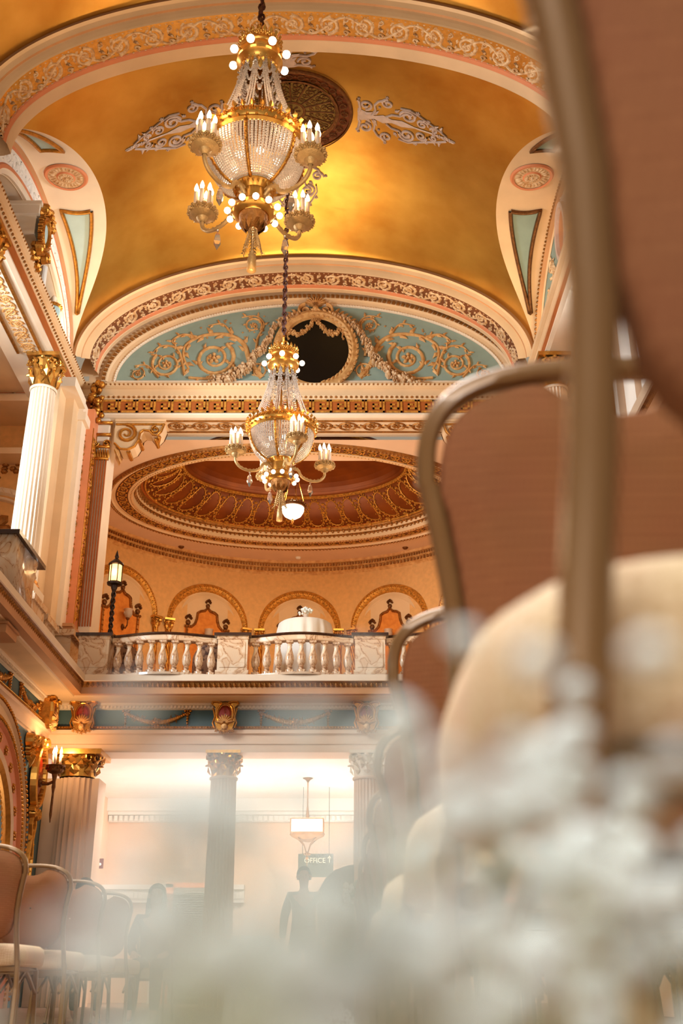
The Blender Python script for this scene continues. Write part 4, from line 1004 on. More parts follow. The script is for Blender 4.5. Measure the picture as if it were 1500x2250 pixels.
        for k in range(4): k2 = (k+1) % 4; d_.Fc(top, R2[k], R2[k2]); d_.Fc(R2[k], R_[k], R_[k2], R2[k2]); d_.Fc(bot, R_[k2], R_[k])
        d_.build('crystal_drop', 'glass_drop', A)
    point('basket_lamp', (x, y, zb+1.40), 85, (1.0, .80, .58), .10)
    point('lower_lamp', (x, y-.0, zb-.35), 14, WARM, .12)
    for j in range(4):
        a = rot+PI/2*j; point('candle_lamp', (x+.83*cos(a), y+.83*sin(a), zb+1.88), 8, WARM, .10)
    return rt
tag(chandelier(-1.01, 10.13, 7.67, rad(-37), 16.6, 1), 'nearer gilt crystal chandelier, larger in view, above the other', 'chandelier', 'crystal chandeliers')
tag(chandelier(-1.07, 17.3, 7.69, rad(22), 16.75, 2), 'farther gilt crystal chandelier hanging before the dark oval opening', 'chandelier', 'crystal chandeliers')
# bowl pendant of the alcove dome
bx_, by_ = at(643, 1120, 26.2).x, 26.2; bz = zat(1120, 26.2)
rt = empty('bowl_pendant', (bx_, by_, bz)); tag(rt, 'small glowing glass bowl pendant under the oval dome, behind the farther chandelier', 'pendant lamp')
m = MB(); m.lathe([(0.0, -.26), (.10, -.25), (.22, -.17), (.29, -.05), (.30, .06)], 24); m.build('glass_bowl', 'bowl_glow', rt, True)
m = MB(); m.lathe([(.29, .04), (.33, .05), (.34, .12), (.30, .14), (.29, .04)], 28)
for k in range(20): a = 2*PI*k/20; m.ball((.34*cos(a), .34*sin(a), .13), .03, 5)
m.build('rim', 'bronze', rt)
m = MB(); m.lathe([(0, -.26), (.03, -.27), (.02, -.31), (.04, -.34), (.0, -.42)], 10); m.build('finial', 'gold', rt)
m = MB()
for k in range(5): a = 2*PI*k/5; m.tube([(.31*cos(a), .31*sin(a), .14), (.02*cos(a), .02*sin(a), 1.35)], .012, 4)
m.tube([(0, 0, 1.3), (0, 0, AZ+1.55-bz)], .015, 5); m.build('hanger', 'gold', rt)
point('bowl_lamp', (bx_, by_, bz+.5), 60, WARM2, .15)

# ================================================================== columns
def capital_bm(m, r, z0, h, n=8):
    m.lathe([(r, z0), (r*1.0, z0+h*.1), (r*1.05, z0+h*.5), (r*1.25, z0+h*.85)], 24)
    for row, (zz, L_, k0) in enumerate(((.05, .45, 0), (.28, .45, .5))):
        for k in range(n):
            a = 2*PI*(k+k0)/n; M = plane_map((r*1.02*cos(a), r*1.02*sin(a), z0+h*zz), (-sin(a), cos(a), 0), (cos(a)*.25, sin(a)*.25, 1), (cos(a), sin(a), -.2))
            m.leaf(M, 0, 0, PI/2, h*L_, r*.30, r*.22); m.dome(M, 0, h*L_, r*.16, h*.06, r*.30, 6)
            for s in (-1, 1): m.leaf(M, s*r*.12, h*.04, PI/2+s*.35, h*L_*.7, r*.12, r*.16)
    for k in range(4):
        a = PI/4+PI/2*k
        for s in (-1, 1):
            M = plane_map((r*1.18*cos(a), r*1.18*sin(a), z0+h*.74), (-sin(a)*1, cos(a)*1, 0), (0, 0, 1), (cos(a), sin(a), 0))
            sp = spiral(s*r*.28, 0, r*.26, 1.4, -s, PI/2, .2, 14); m.rib(M, sp, [r*.09*(1-.5*i/14) for i in range(15)], r*.32)
        m.dome(plane_map((r*1.25*cos(k*PI/2), r*1.25*sin(k*PI/2), z0+h*.84), (-sin(k*PI/2), cos(k*PI/2), 0), (0, 0, 1), (cos(k*PI/2), sin(k*PI/2), 0)), 0, 0, r*.22, r*.18, r*.2, 8)
    w = r*1.35; m.box(-w, w, -w, w, z0+h*.88, z0+h)
def column(x, y, z0, z1, r, ch, lbl, sm='cream_light', cm='bright_gold', plinth=True, bm='gold', grp=None, nf=24):
    rt = empty('fluted_column', (x, y, z0)); H = z1-z0
    m = MB(); R_ = []; N = nf*4
    for i, t in enumerate((0, .33, .66, 1)):
        rr = r*(1-.13*t**1.5); z = .32+(H-ch-.32)*t if plinth else (H-ch)*t
        R_.append([(rr*(1-.075*max(0, sin(2*PI*k/4+.0))**.7 if k % 4 in (1, 2, 3) else rr and 1)*cos(2*PI*k/N)*1.0, rr*(1-.075*max(0, sin(PI*(k % 4)/4))**.7 if k % 4 in (1, 2, 3) else 1)*sin(2*PI*k/N), z) for k in range(N)])
    R_ = []
    for t in (0, .33, .66, 1):
        rr = r*(1-.13*t**1.5); z = (.32 if plinth else 0)+(H-ch-(.32 if plinth else 0))*t
        R_.append([(rr*(1, .93, .905, .93)[k % 4]*cos(2*PI*k/N), rr*(1, .93, .905, .93)[k % 4]*sin(2*PI*k/N), z) for k in range(N)])
    m.rings(R_, True); m.build('shaft', sm, rt)
    m = MB(); rr = r*.9; m.lathe([(rr, H-ch-.06), (rr*1.08, H-ch-.05), (rr*1.08, H-ch-.01), (rr, H-ch)], 24); m.build('necking', sm, rt, True)
    m = MB(); capital_bm(m, r*.87, H-ch, ch); m.build('capital', cm, rt)
    if plinth:
        m = MB(); m.lathe([(r*1.30, .12), (r*1.34, .16), (r*1.30, .20), (r*1.12, .22), (r*1.2, .26), (r*1.12, .30), (r*1.0, .33)], 28); m.build('base', bm, rt, True)
        m = MB(); w = r*1.35; m.box(-w, w, -w, w, -.05, .13); m.box(-w*1.08, w*1.08, -w*1.08, w*1.08, -.12, -.05); m.build('plinth', sm, rt)
    return tag(rt, lbl, 'column', grp)
column(-6.10, 19.5, 7.10, 12.27, .285, .72, 'tall white fluted column with gilded capital on the left balcony', 'cream_light')
column(-6.10, 15.3, 7.10, 12.27, .285, .72, 'white fluted column on the left balcony at the frame edge', 'cream_light')
column(4.36, 12.6, 7.10, 12.27, .285, .72, 'white fluted column on the right balcony, seen past the nearest chair', 'white_plaster')
column(4.36, 19.5, 7.10, 12.27, .285, .72, 'fluted column on the right balcony behind the near chair backs', 'cream_light')
for x, y, z1 in ((-6.4, 19.5, 7.0), (-6.4, 15.3, 7.0), (4.66, 12.6, 7.0)):
    m = MB(); m.box(x-.5, x+.72 if x < 0 else x+.1, y-.42, y+.42, 5.98, z1-.1); m.box(x-.55, x+.76 if x < 0 else x+.14, y-.46, y+.46, z1-.12, z1); 
    o = m.build('pedestal', 'marble'); tag(o, {19.5: 'marble block under the tall left balcony column', 15.3: 'marble block under the left column at the frame edge', 12.6: 'marble block under the right balcony column'}[y], 'pedestal')
column(-2.33, 21.92, 0, 4.62, .29, .48, 'pale fluted column in the middle of the lobby opening', 'pink_plaster', 'bright_gold', False)
column(.50, 21.92, 0, 4.62, .29, .48, 'pale fluted column of the lobby opening beside the right chair row', 'pink_plaster', 'cream_light', False)
column(3.25, 21.92, 0, 4.62, .29, .48, 'fluted column of the lobby opening hidden behind the right chairs', 'pink_plaster', 'cream_light', False)
# wide pilaster at the left end
rt = empty('corner_pilaster', (-5.2, 21.95, 0)); tag(rt, 'wide fluted corner pilaster beside the torch wall lamp', 'pilaster')
m = MB(); m.box(-.62, .44, -.16, .5, 0, 4.1)
m.build('shaft', 'pink_plaster', rt)
m = MB(); N = 80
m.rings([[(-.02+rr*(1, .93, .905, .93)[k % 4]*cos(2*PI*k/N), -.06+rr*.8*(1, .93, .905, .93)[k % 4]*sin(2*PI*k/N), z) for k in range(N)] for rr, z in ((.38, 0), (.35, 4.1))], True); m.build('fluted_front', 'pink_plaster', rt)
m = MB(); m.xf = Matrix.Translation((-.02, -.06, 0)) @ Matrix.Diagonal((1.0, .85, 1, 1)); capital_bm(m, .35, 4.12, .48); m.xf = None; m.box(-.62, .50, -.5, .5, 4.52, 4.62); m.build('capital', 'bright_gold', rt)

# ================================================================== consoles, corbels, swags
def console(x0, y0, z1, sg, lbl):
    rt = empty('scroll_console', (x0, y0, z1)); tag(rt, lbl, 'console bracket')
    # outline in XZ (x away from the pier, z down)
    out = [(0, 0), (1.12, 0), (1.12, -.10), (1.06, -.30), (.98, -.40), (.88, -.38), (.80, -.28), (.66, -.26), (.58, -.34), (.56, -.52), (.48, -.68), (.34, -.76), (.16, -.74), (.02, -.60), (0, -.45)]
    m = MB(); m.prism(out, lambda a, b: (sg*a, -.22, b), lambda a, b: (sg*a, .22, b)); m.box(min(0, sg*1.16), max(0, sg*1.16), -.26, .26, -.02, .06); m.build('body', 'cream', rt)
    m = MB()
    for yy in (-.225, .225):
        M = lambda s, t, h: Vector((sg*s, yy+(h if yy > 0 else -h), t))
        m.rib(M, spiral(.27, -.32, .23, 1.7, -1, PI/2, .15, 30), [.05-.001*i for i in range(31)], .05)
        m.rib(M, [(p[0], p[1]+.03) for p in out[2:-1]], .03, .04); m.rib(M, spiral(.93, -.22, .10, 1.3, 1, PI/2, .2, 16), .03, .04)
        m.rib(M, [(.02, -.08), (1.1, -.08)], .03, .03)
    for k in range(9): m.ball((sg*(1.02-.012*k), -.18+.045*k, -.40), .05, 6); m.ball((sg*.95, -.18+.045*k, -.46), .045, 6)
    for k in range(10):
        a = k/9; m.dome(lambda s, t, h: Vector((sg*(.02+s), t, -.72-h+.0)), .05+.5*a*0, -.18+.04*k, .06, .03, .08, 6)
    m.tube([(sg*(.55+.03), -.22, -.5), (sg*.58, .22, -.5)], .05, 8); m.tube([(sg*.35, -.2, -.77), (sg*.35, .2, -.77)], .05, 8)
    m.build('gilt_scrolls', 'gold', rt)
    m = MB()
    for k in range(8): m.leaf(plane_map((sg*.05, -.2+.057*k, -.62), (0, 1, 0), (0, 0, -1), (sg, 0, 0)), 0, 0, PI/2, .34, .035, .10)
    m.build('acanthus_leaf', 'buff_ornament', rt)
console(-5.18, 22.35, 12.24, 1, 'large gilt scroll console at the left of the alcove opening')
console(3.45, 22.35, 12.24, -1, 'gilt scroll console at the right of the alcove opening')
def corbel(x, y, z, nx, ny, lbl):
    """shield and shell corbel; (nx, ny) = outward normal"""
    rt = empty('shield_corbel', (x, y, z), math.atan2(ny, nx)+PI/2); tag(rt, lbl, 'corbel', 'red shield corbels along the teal frieze')
    m = MB(); m.prism([(-.25, .0), (-.27, -.05), (-.21, -.10), (-.22, -.40), (-.16, -.55), (0, -.60), (.16, -.55), (.22, -.40), (.21, -.10), (.27, -.05), (.25, 0)], lambda a, b: (a, 0, b), lambda a, b: (a*.92, -.22, b)); m.build('body', 'gold', rt)
    M = lambda s, t, h: Vector((s, -.215-h, t))
    m = MB(); m.dome(M, 0, -.24, .15, .20, .04, 20); m.build('shield', 'red_enamel', rt)
    m = MB(); m.rib(M, [(.165*cos(2*PI*k/24), -.24+.215*sin(2*PI*k/24)) for k in range(25)], .028, .06)
    for s in (-1, 1):
        m.rib(M, [(s*.06, -.02), (s*.16, .01), (s*.25, .0), (s*.27, -.06)], .03, .08); m.rib(M, [(s*.24, -.12), (s*.20, -.3), (s*.24, -.42), (s*.2, -.52)], .02, .05)
    for k in range(5): m.rosette(M, 0, -.10-.055*k, .035-.003*k, .08, 4, k)
    m.build('gilt_frame', 'bright_gold', rt)
    m = MB()
    for k in range(9):
        a = rad(15+150*k/8); m.dome(M, .10*cos(a), -.44+.11*sin(a), .115, .03, .10, 6, a)
    m.dome(M, 0, -.50, .08, .08, .11, 8)
    for k in range(5): m.rosette(M, -.16+.08*k, -.57-.02*(2-abs(k-2)), .045, .06, 5)
    m.build('shell', 'buff_ornament', rt)
cz = 5.585
corbel(-2.33, 21.86, cz, 0, -1, 'red shield corbel with a gilt shell over the middle lobby column')
corbel(.50, 21.86, cz, 0, -1, 'red shield corbel over the lobby column nearest the right chairs')
corbel(-5.17, 21.86, cz, 0, -1, 'red shield corbel over the corner pilaster at the left')
corbel(3.2, 21.86, cz, 0, -1, 'red shield corbel at the right end of the frieze, hidden by chairs')
corbel(-5.90, 21.35, cz, 1, 0, 'red shield corbel seen edge-on at the corner of the left wall')
corbel(-5.90, 15.3, cz, 1, 0, 'red shield corbel high on the left wall at the frame edge')
for yy, lb in ((18.95, 'block bracket'), ):
    pass
m = MB(); m.box(-5.85, -5.25, 16.4, 17.0, 5.42, 5.59); m.box(-5.85, -5.22, 16.36, 17.04, 5.55, 5.59); o = m.build('ledge_block', 'tan'); tag(o, 'plain square block under the left balcony', 'block')
def swag(x0, y0, z0, U, N, L, lbl):
    m = MB(); M = plane_map((x0, y0, z0), U, (0, 0, 1), N); rnd = random.Random(int(L*100))
    for i in range(34):
        t = i/33; x = L*t; z = -.20*sin(PI*t); r = .035+.035*sin(PI*t)
        m.dome(M, x, z, r, r*.9, .05, 6, rnd.random()*6); m.leaf(M, x, z, rnd.uniform(0, 6.3), r*2, r*.4, .05)
    m.rosette(M, L/2, -.20, .12, .09, 7); m.dome(M, L/2, -.2, .09, .07, .12, 8)
    for xx in (0, L):
        m.rosette(M, xx, .04, .09, .06, 6)
        for k in range(3): m.leaf(M, xx, .05, k*2.1+.5, .13, .04, .05)
        for k in range(5): m.dome(M, xx, -.04-.055*k, .04-.004*k, .035, .05, 6)
        m.leaf(M, xx, -.28, -PI/2-.3, .12, .035, .04); m.leaf(M, xx, -.28, -PI/2+.3, .12, .035, .04)
    o = m.build('fruit_swag', 'gold'); tag(o, lbl, 'swag', 'gilt swags on the teal frieze')
swag(-4.35, 21.85, 5.41, (1, 0, 0), (0, -1, 0), 1.25, 'gilt fruit swag on the teal frieze left of the middle column, behind flower haze')
swag(-1.62, 21.85, 5.41, (1, 0, 0), (0, -1, 0), 1.35, 'gilt fruit swag with a bow on the teal frieze right of the middle column')
swag(1.2, 21.85, 5.41, (1, 0, 0), (0, -1, 0), 1.35, 'gilt fruit swag on the teal frieze hidden behind the right chairs')
swag(-5.90, 19.7, 5.41, (0, 1, 0), (1, 0, 0), 1.4, 'gilt fruit swag on the left wall frieze next to the corner')
swag(-5.90, 17.4, 5.41, (0, 1, 0), (1, 0, 0), 1.6, 'gilt fruit swag on the left wall frieze, second from the corner')

# ================================================================== balustrade
BY, BZ0 = 21.30, 5.98
def baluster_prof(h=.66): return [(.085, 0), (.085, .05), (.05, .07), (.045, .10), (.06, .12), (.045, .14), (.075, .20), (.088, .28), (.08, .36), (.05, .47), (.038, .54), (.05, .57), (.04, .59), (.075, .62), (.08, .66)]
def bay_rail(x0, x1, lbl, bow=.26, nb=9):
    rt = empty('balustrade', (x0, BY, BZ0)); tag(rt, lbl, 'balustrade', 'marble balustrade bays')
    L = x1-x0; f = lambda t: -bow*sin(PI*t)**1.3
    def sweep(prof, mt, nm):
        m = MB(); n = 24; m.rings([[(L*i/n, f(i/n)+o, z) for o, z in prof] for i in range(n+1)]); m.build(nm, mt, rt)
    sweep([(-.10, 0), (-.10, .05), (.10, .05), (.10, 0)], 'marble', 'bottom_rail')
    sweep([(-.09, .70), (-.10, .72), (-.11, .80), (.11, .80), (.10, .72), (.09, .70), (-.09, .70)], 'marble', 'top_rail')
    sweep([(-.13, .80), (-.15, .82), (-.14, .85), (.14, .85), (.15, .82), (.13, .80), (-.13, .80)], 'dark_wood', 'handrail')
    first = None
    for i in range(nb):
        t = (i+.5)/nb
        if first is None:
            m = MB(); m.lathe(baluster_prof(), 14); m.box(-.075, .075, -.075, .075, 0, .055); m.box(-.07, .07, -.07, .07, .625, .66); first = b_ = m.build('baluster', 'marble', rt, False); autosmooth(b_, 35)
        else: b_ = first.copy(); COL.objects.link(b_); b_.parent = rt
        b_.location = (L*t, f(t), .045)
PX = [-4.94, -2.17, .57, 3.32]
def ped_box(x, y, lbl, w=.33, d=.28):
    rt = empty('balustrade_pedestal', (x, y, BZ0)); tag(rt, lbl, 'pedestal', 'marble pedestals of the balustrade')
    m = MB(); m.box(-w, w, -d, d, 0, .10); m.box(-w+.03, w-.03, -d+.03, d-.03, .10, .74); m.box(-w+.08, w-.08, -d+.015, d, .16, .68); m.box(-w+.01, w-.01, -d+.01, d-.01, .74, .80); m.build('body', 'marble', rt)
    m = MB(); m.box(-w-.04, w+.04, -d-.04, d+.04, .80, .86); m.build('cap', 'dark_wood', rt)
for x, l in zip(PX, ('marble pedestal under the twisted lamp post', 'marble pedestal in the middle of the front balustrade', 'marble pedestal beside the near chair back', 'marble pedestal at the right end hidden by chairs')): ped_box(x, 21.3, l)
bay_rail(PX[0]+.33, PX[1]-.33, 'bowed marble balustrade bay between the lamp post and the middle pedestal')
bay_rail(PX[1]+.33, PX[2]-.33, 'bowed marble balustrade bay in front of the draped table')
bay_rail(PX[2]+.33, PX[3]-.33, 'marble balustrade bay hidden behind the right chair backs')
# left balcony balustrade end
rt = empty('balustrade_pedestal', (-5.35, 16.9, BZ0)); tag(rt, 'veined marble pedestal of the left balcony at the frame edge', 'pedestal', 'marble pedestals of the balustrade')
m = MB(); m.lathe([(.30, 0), (.30, .08), (.26, .10), (.24, .3), (.27, .45), (.32, .55), (.30, .62), (.33, .80)], 20); m.box(-.3, .3, -1.2, .0, 0, .80); m.build('body', 'marble', rt, True)
m = MB(); m.box(-.36, .36, -1.25, .38, .80, .87); m.build('cap', 'dark_wood', rt)
# lamp post
p = at(233, 1395, 21.3); rt = empty('lamp_post', (p.x+.08, 21.3, BZ0+.86)); tag(rt, 'twisted iron lamp post with a glowing lantern on the left marble pedestal', 'lamp post')
H = zat(1285, 21.3)-BZ0-.86
m = MB(); m.lathe([(.12, 0), (.12, .04), (.05, .08), (.04, .12)], 12); m.build('foot', 'iron', rt)
m = MB()
for ph0 in (0, PI): m.tube([(.028*cos(ph0+i*.55), .028*sin(ph0+i*.55), .1+(H-.1)*i/44) for i in range(45)], .026, 6)
m.lathe([(.04, H-.14), (.07, H-.06), (.06, H)], 10); m.build('twisted_pole', 'iron', rt, True)
m = MB(); m.lathe([(.10, H+.04), (.125, H+.06), (.125, H+.42), (.10, H+.44)], 16); m.build('lantern_glass', 'lantern_glow', rt, True)
m = MB(); m.lathe([(.04, H-.02), (.15, H+.0), (.16, H+.04), (.13, H+.06)], 16); m.lathe([(.13, H+.42), (.16, H+.44), (.15, H+.47), (.06, H+.55), (.03, H+.58), (.045, H+.62), (.0, H+.78)], 16)
for k in range(6): a = 2*PI*k/6; m.tube([(.135*cos(a), .135*sin(a), H+.03), (.135*cos(a), .135*sin(a), H+.45)], .010, 4)
m.build('lantern_frame', 'iron', rt)
point('lantern_lamp', (p.x+.08, 21.12, BZ0+.86+H+.25), 9, WARM, .12)
# draped table with flowers
p = at(670, 1372, 22.5); tz = p.z; r0 = 58/2400/.95*22.5
rt = empty('draped_table', (p.x, 22.5, BZ0)); tag(rt, 'round table under a white floor-length cloth on the balcony', 'table')
m = MB(); H = tz-BZ0; n = 96
def fold(r, a, amp): return r*(1+amp*sin(14*a)+amp*.5*sin(23*a+1))
m.rings([[(fold(r, 2*PI*k/n, am)*cos(2*PI*k/n), fold(r, 2*PI*k/n, am)*sin(2*PI*k/n), z) for k in range(n)] for r, z, am in ((.01, H, 0), (r0-.04, H, 0), (r0, H-.03, .0), (r0+.02, H-.2, .025), (r0+.05, H*.4, .04), (r0+.10, .01, .05))], True); m.build('tablecloth', 'table_linen', rt, True)
rt = empty('flower_posy', (p.x+.02, 22.5, tz)); tag(rt, 'small white flower posy on the draped balcony table', 'flowers')
m = MB(); m.lathe([(.05, 0), (.07, .05), (.045, .14), (.06, .22)], 10); m.build('vase', 'frosted_glass', rt)
m = MB(); rnd = random.Random(4)
for k in range(40):
    a, q_ = rnd.uniform(0, 6.28), rnd.uniform(0, .17); m.ball((q_*cos(a), q_*sin(a), .26+.10*(1-q_/.17)+rnd.uniform(-.03, .03)), .032, 5)
m.build('blossom', 'petal_white', rt)

# dark upholstered seats glimpsed between the balusters
def tub_chair(u, Y, lbl):
    q_ = at(u, 1470, Y); rt = empty('tub_chair', (q_.x, Y, BZ0)); tag(rt, lbl, 'armchair')
    m = MB(); n = 20; R_ = [[((.36+o)*cos(a), (.36+o)*sin(a), z+(.30*sin(a)**2 if k_ else 0)) for a in [PI+PI*1.0*i/n for i in range(n+1)]] for o, z, k_ in ((-.06, .25, 0), (-.06, .66, 1), (.0, .70, 1), (.05, .66, 1), (.05, .12, 0))]
    m.rings(R_); m.build('backrest', 'dark_floral', rt, True)
    m = MB(); m.lathe([(.01, .12), (.34, .12), (.36, .2), (.35, .42), (.3, .46), (.01, .47)], 24); m.build('seat', 'dark_floral', rt, True)
    for a in (.8, 2.3, 3.9, 5.4): m = MB(); m.tube([(.28*cos(a), .28*sin(a), .14), (.3*cos(a), .3*sin(a), 0)], [.03, .018], 6); m.build('leg', 'dark_wood', rt)
tub_chair(270, 22.3, 'dark floral tub chair behind the left end of the balustrade')
tub_chair(465, 22.3, 'dark floral tub chair behind the balusters next to the middle pedestal')
q_ = at(365, 1470, 23.2); rt = empty('low_bench', (q_.x, 23.2, BZ0)); tag(rt, 'low dark floral bench seen between the left balusters', 'bench')
m = MB(); m.box(-1.0, 1.0, -.25, .25, .15, .50); m.build('seat', 'dark_floral', rt)
for a in (-.9, .9):
    for b in (-.2, .2): m = MB(); m.box(a-.03, a+.03, b-.03, b+.03, 0, .16); m.build('leg', 'dark_wood', rt)

# ================================================================== niches on the drum wall
def niche(th, lbl, sconce_at):
    x, y = AXc+(AR-.02)*cos(th), AYc+(AR-.02)*sin(th); rt = empty('arched_niche', (x, y, 10.0), th+PI/2+PI); tag(rt, lbl, 'niche', 'arched niches on the curved alcove wall')
    # local: x along wall, -y... front face towards +y local (towards the room centre)
    def M(s, t, h): return Vector((s, h, t))
    rt.rotation_euler = (0, 0, th+PI/2)
    n = 32; W = 1.16; m = MB(); m.m = 0
    pr = [(1.28, .0), (1.27, .06), (1.24, .09), (1.16, .13), (1.08, .09), (1.05, .05), (1.03, .02)]
    arc = lambda r, h: [M(r*cos(PI*i/n), r*sin(PI*i/n), h) for i in range(n+1)]
    m.rings([arc(r, h) for r, h in pr])
    rnd = random.Random(2)
    for i in range(56):
        a = PI*(i+.5)/56; m.leaf(M, 1.15*cos(a), 1.15*sin(a), a+PI/2+(.7 if i % 2 else -.7), .12, .04, .16); m.dome(M, 1.16*cos(a), 1.16*sin(a), .035, .035, .16, 5)
    autosmooth(m.build('archivolt', 'niche_gold', rt), 35)
    m = MB(); m.m = 0
    m.rings([arc(1.03, .02), arc(1.0, .005), arc(.90, .03), arc(.86, .012)])
    m.rings([[M(s*r, z, h) for r, h in ((1.03, .02), (1.0, .005), (.90, .03), (.86, .012))] for z in (0, -4.0) for s in (1,)])
    m.rings([[M(-r, z, h) for r, h in ((1.03, .02), (1.0, .005), (.90, .03), (.86, .012))] for z in (0, -4.0)])
    m.poly([M(.87*cos(PI*i/n), .87*sin(PI*i/n), .010) for i in range(n+1)]+[M(-.87, -4.0, .010), M(.87, -4.0, .010)])
    m.build('recess', 'cream', rt)
    # ogee frame
    P = [(-.62, -.35), (-.62, -.02), (-.40, -.02), (-.30, .14), (-.28, .36), (-.26, .42), (-.10, .50), (0, .60), (.10, .50), (.26, .42), (.28, .36), (.30, .14), (.40, -.02), (.62, -.02), (.62, -.35)]
    P = [(-.68, -.08), (-.46, -.08), (-.36, .02), (-.31, .18), (-.29, .36), (-.20, .42), (-.08, .45), (0, .54), (.08, .45), (.20, .42), (.29, .36), (.31, .18), (.36, .02), (.46, -.08), (.68, -.08)]
    m = MB(); m.poly([M(a, b, .016) for a, b in reversed(P)]+[M(-.60, -4, .016), M(.60, -4, .016)]); m.build('orange_panel', 'orange_panel', rt)
    m = MB(); m.rib(M, P, .05, .08)
    for s in (-1, 1): m.rib(M, [(s*.60, -.12), (s*.58, -1.5), (s*.58, -3.9)], .045, .06)
    for i in range(len(P)-1):
        for k in range(3): t = (k+.5)/3; m.dome(M, P[i][0]*(1-t)+P[i+1][0]*t, P[i][1]*(1-t)+P[i+1][1]*t, .02, .05, .11, 5)
    for k in range(26):
        for s in (-1, 1): m.dome(M, s*.59, -.2-.14*k, .05, .03, .09, 5, .6)
    m.build('ogee_frame', 'old_gold', rt)
    for ux, uz in ((-.57, -.06), (.57, -.06), (0, .52)):
        m = MB(); rnd = random.Random(7); sc_ = 1.0 if ux else .85
        m.dome(M, ux, uz+.10*sc_, .09*sc_, .10*sc_, .10, 8); m.dome(M, ux, uz+.01, .06, .03, .08, 6)
        for k in range(11): a = PI*k/10; m.dome(M, ux+.09*sc_*cos(a)*rnd.uniform(.5, 1), uz+.22*sc_+.10*sc_*sin(a)*rnd.uniform(.5, 1.1), .045*sc_, .045*sc_, .11, 6)
        m.build('urn_finial', 'bronze', rt)
    for s in (-1, 1):
        m = MB(); m.xf = Matrix.Translation((s*1.165, .10, 0)); 
        m.lathe([(.09, -.30), (.10, -.12), (.13, -.05)], 12)
        for k in range(8): a = 2*PI*k/8; m.leaf(plane_map((.1*cos(a), .1*sin(a), -.28), (-sin(a), cos(a), 0), (0, 0, 1), (cos(a), sin(a), 0)), 0, 0, PI/2, .22, .05, .05)
        for k in range(4): a = PI/4+k*PI/2; Mv = plane_map((.12*cos(a), .12*sin(a), -.08), (-sin(a), cos(a), 0), (0, 0, 1), (cos(a), sin(a), 0)); m.rib(Mv, spiral(0, 0, .06, 1.3, 1, PI/2, .2, 12), .02, .06)
        m.box(-.15, .15, -.12, .15, -.03, .03); m.xf = None; m.build('capital', 'bright_gold', rt)
        m = MB(); m.xf = Matrix.Translation((s*1.165, .10, 0))
        for ph0 in range(4): m.tube([(.045*cos(ph0*PI/2+i*.35), .045*sin(ph0*PI/2+i*.35), -.30-3.6*i/60) for i in range(61)], .05, 6, False)
        m.build('twisted_column', 'gold', rt, True)
    # sconce
    if sconce_at:
        sx, sz = sconce_at; c, s = cos(th+PI/2), sin(th+PI/2); wx, wy = x+sx*c, y+sx*s; inx, iny = -cos(th), -sin(th)
        r2 = empty('wall_sconce', (wx+inx*.03, wy+iny*.03, 10.0+sz), th+PI/2); tag(r2, sconce_lbl[lbl], 'wall lamp', 'frosted glass sconces in the niches')
        m = MB(); m.dome(lambda a, b, h: Vector((a, h, b)), 0, -.22, .06, .10, .05, 8); m.tube([(0, .02, -.22), (0, .12, -.28), (0, .2, -.2), (0, .2, -.05)], .022, 6)
        m.lathe([(.03, -.06), (.06, -.02), (.06, .0)], 10, (0, .2, 0)); m.build('bracket', 'bronze', r2)
        m = MB(); m.lathe([(.04, 0), (.09, .04), (.12, .12), (.11, .2), (.13, .25)], 18, (0, .2, 0), lobes=9, amp=.05); m.build('glass_shade', 'frosted_glass', r2, True)
sp_ = rad(24.0); lbls = ['arched niche behind the lamp post lantern', 'arched niche left of the draped table', 'arched niche behind the draped table', 'arched niche beside the near chair back', 'arched niche mostly hidden by the near chair']
sconce_lbl = {lbls[0]: 'frosted sconce on the orange panel beside the lamp post', lbls[1]: 'frosted sconce above the handrail of the left balustrade bay', lbls[3]: 'frosted sconce just above the pedestal beside the near chair', lbls[2]: '', lbls[4]: ''}
# world angle: 90 deg is straight back; niches on the left have larger angles
for i, l in enumerate(lbls):
    niche(PI/2+sp_*(2-i), l, {0: (-.10, -.30), 1: (.0, -.42), 3: (-.02, -.42)}.get(i))

# ================================================================== urn, cartouche on the left cornice
p = at(113, 700, 19.9); rt = empty('cornice_urn', (p.x, 19.9, zat(722, 19.9))); tag(rt, 'pale blue fluted urn standing on the left cornice', 'urn')
m = MB(); m.lathe([(.03, 0), (.07, .05), (.10, .2), (.15, .42), (.16, .50)], 40, lobes=20, amp=.05); m.build('fluted_body', 'blue_light', rt)
m = MB(); m.lathe([(.15, .50), (.19, .52), (.19, .57), (.15, .60)], 20)
for k in range(16): a = 2*PI*k/16; m.ball((.19*cos(a), .19*sin(a), .55), .025, 5)
m.build('rim', 'bright_gold', rt)
m = MB(); m.lathe([(.13, .60), (.09, .64), (.05, .70), (.07, .76), (.04, .82), (.0, .86)], 14); m.build('lid', 'cream_light', rt, True)
p = at(62, 560, 17.2); rt = empty('cartouche', (-6.0, 17.3, 13.2)); tag(rt, 'gilt cartouche and cream bracket block on the left cornice', 'cartouche')
m = MB(); m.box(-.42, .18, -.35, .30, .78, 1.02); m.box(-.36, .12, -.28, .24, .35, .78); m.box(-.45, .22, -.38, .34, .98, 1.06); m.build('block', 'cream_light', rt)
m = MB(); M = plane_map((.20, 0, .55), (0, 1, 0), (0, 0, 1), (1, 0, 0))
m.rib(M, [(.22*cos(2*PI*k/20), .34*sin(2*PI*k/20)) for k in range(21)], .06, .10)
for k in range(20): a = 2*PI*k/20; m.rosette(M, .28*cos(a), .42*sin(a)-.02, .07, .12, 5, a)
for s in (-1, 1): m.rib(M, spiral(s*.18, -.45, .14, 1.4, s, 0, .2, 18), .04, .12); m.rib(M, spiral(s*.16, .48, .12, 1.4, s, 0, .2, 18), .04, .12)
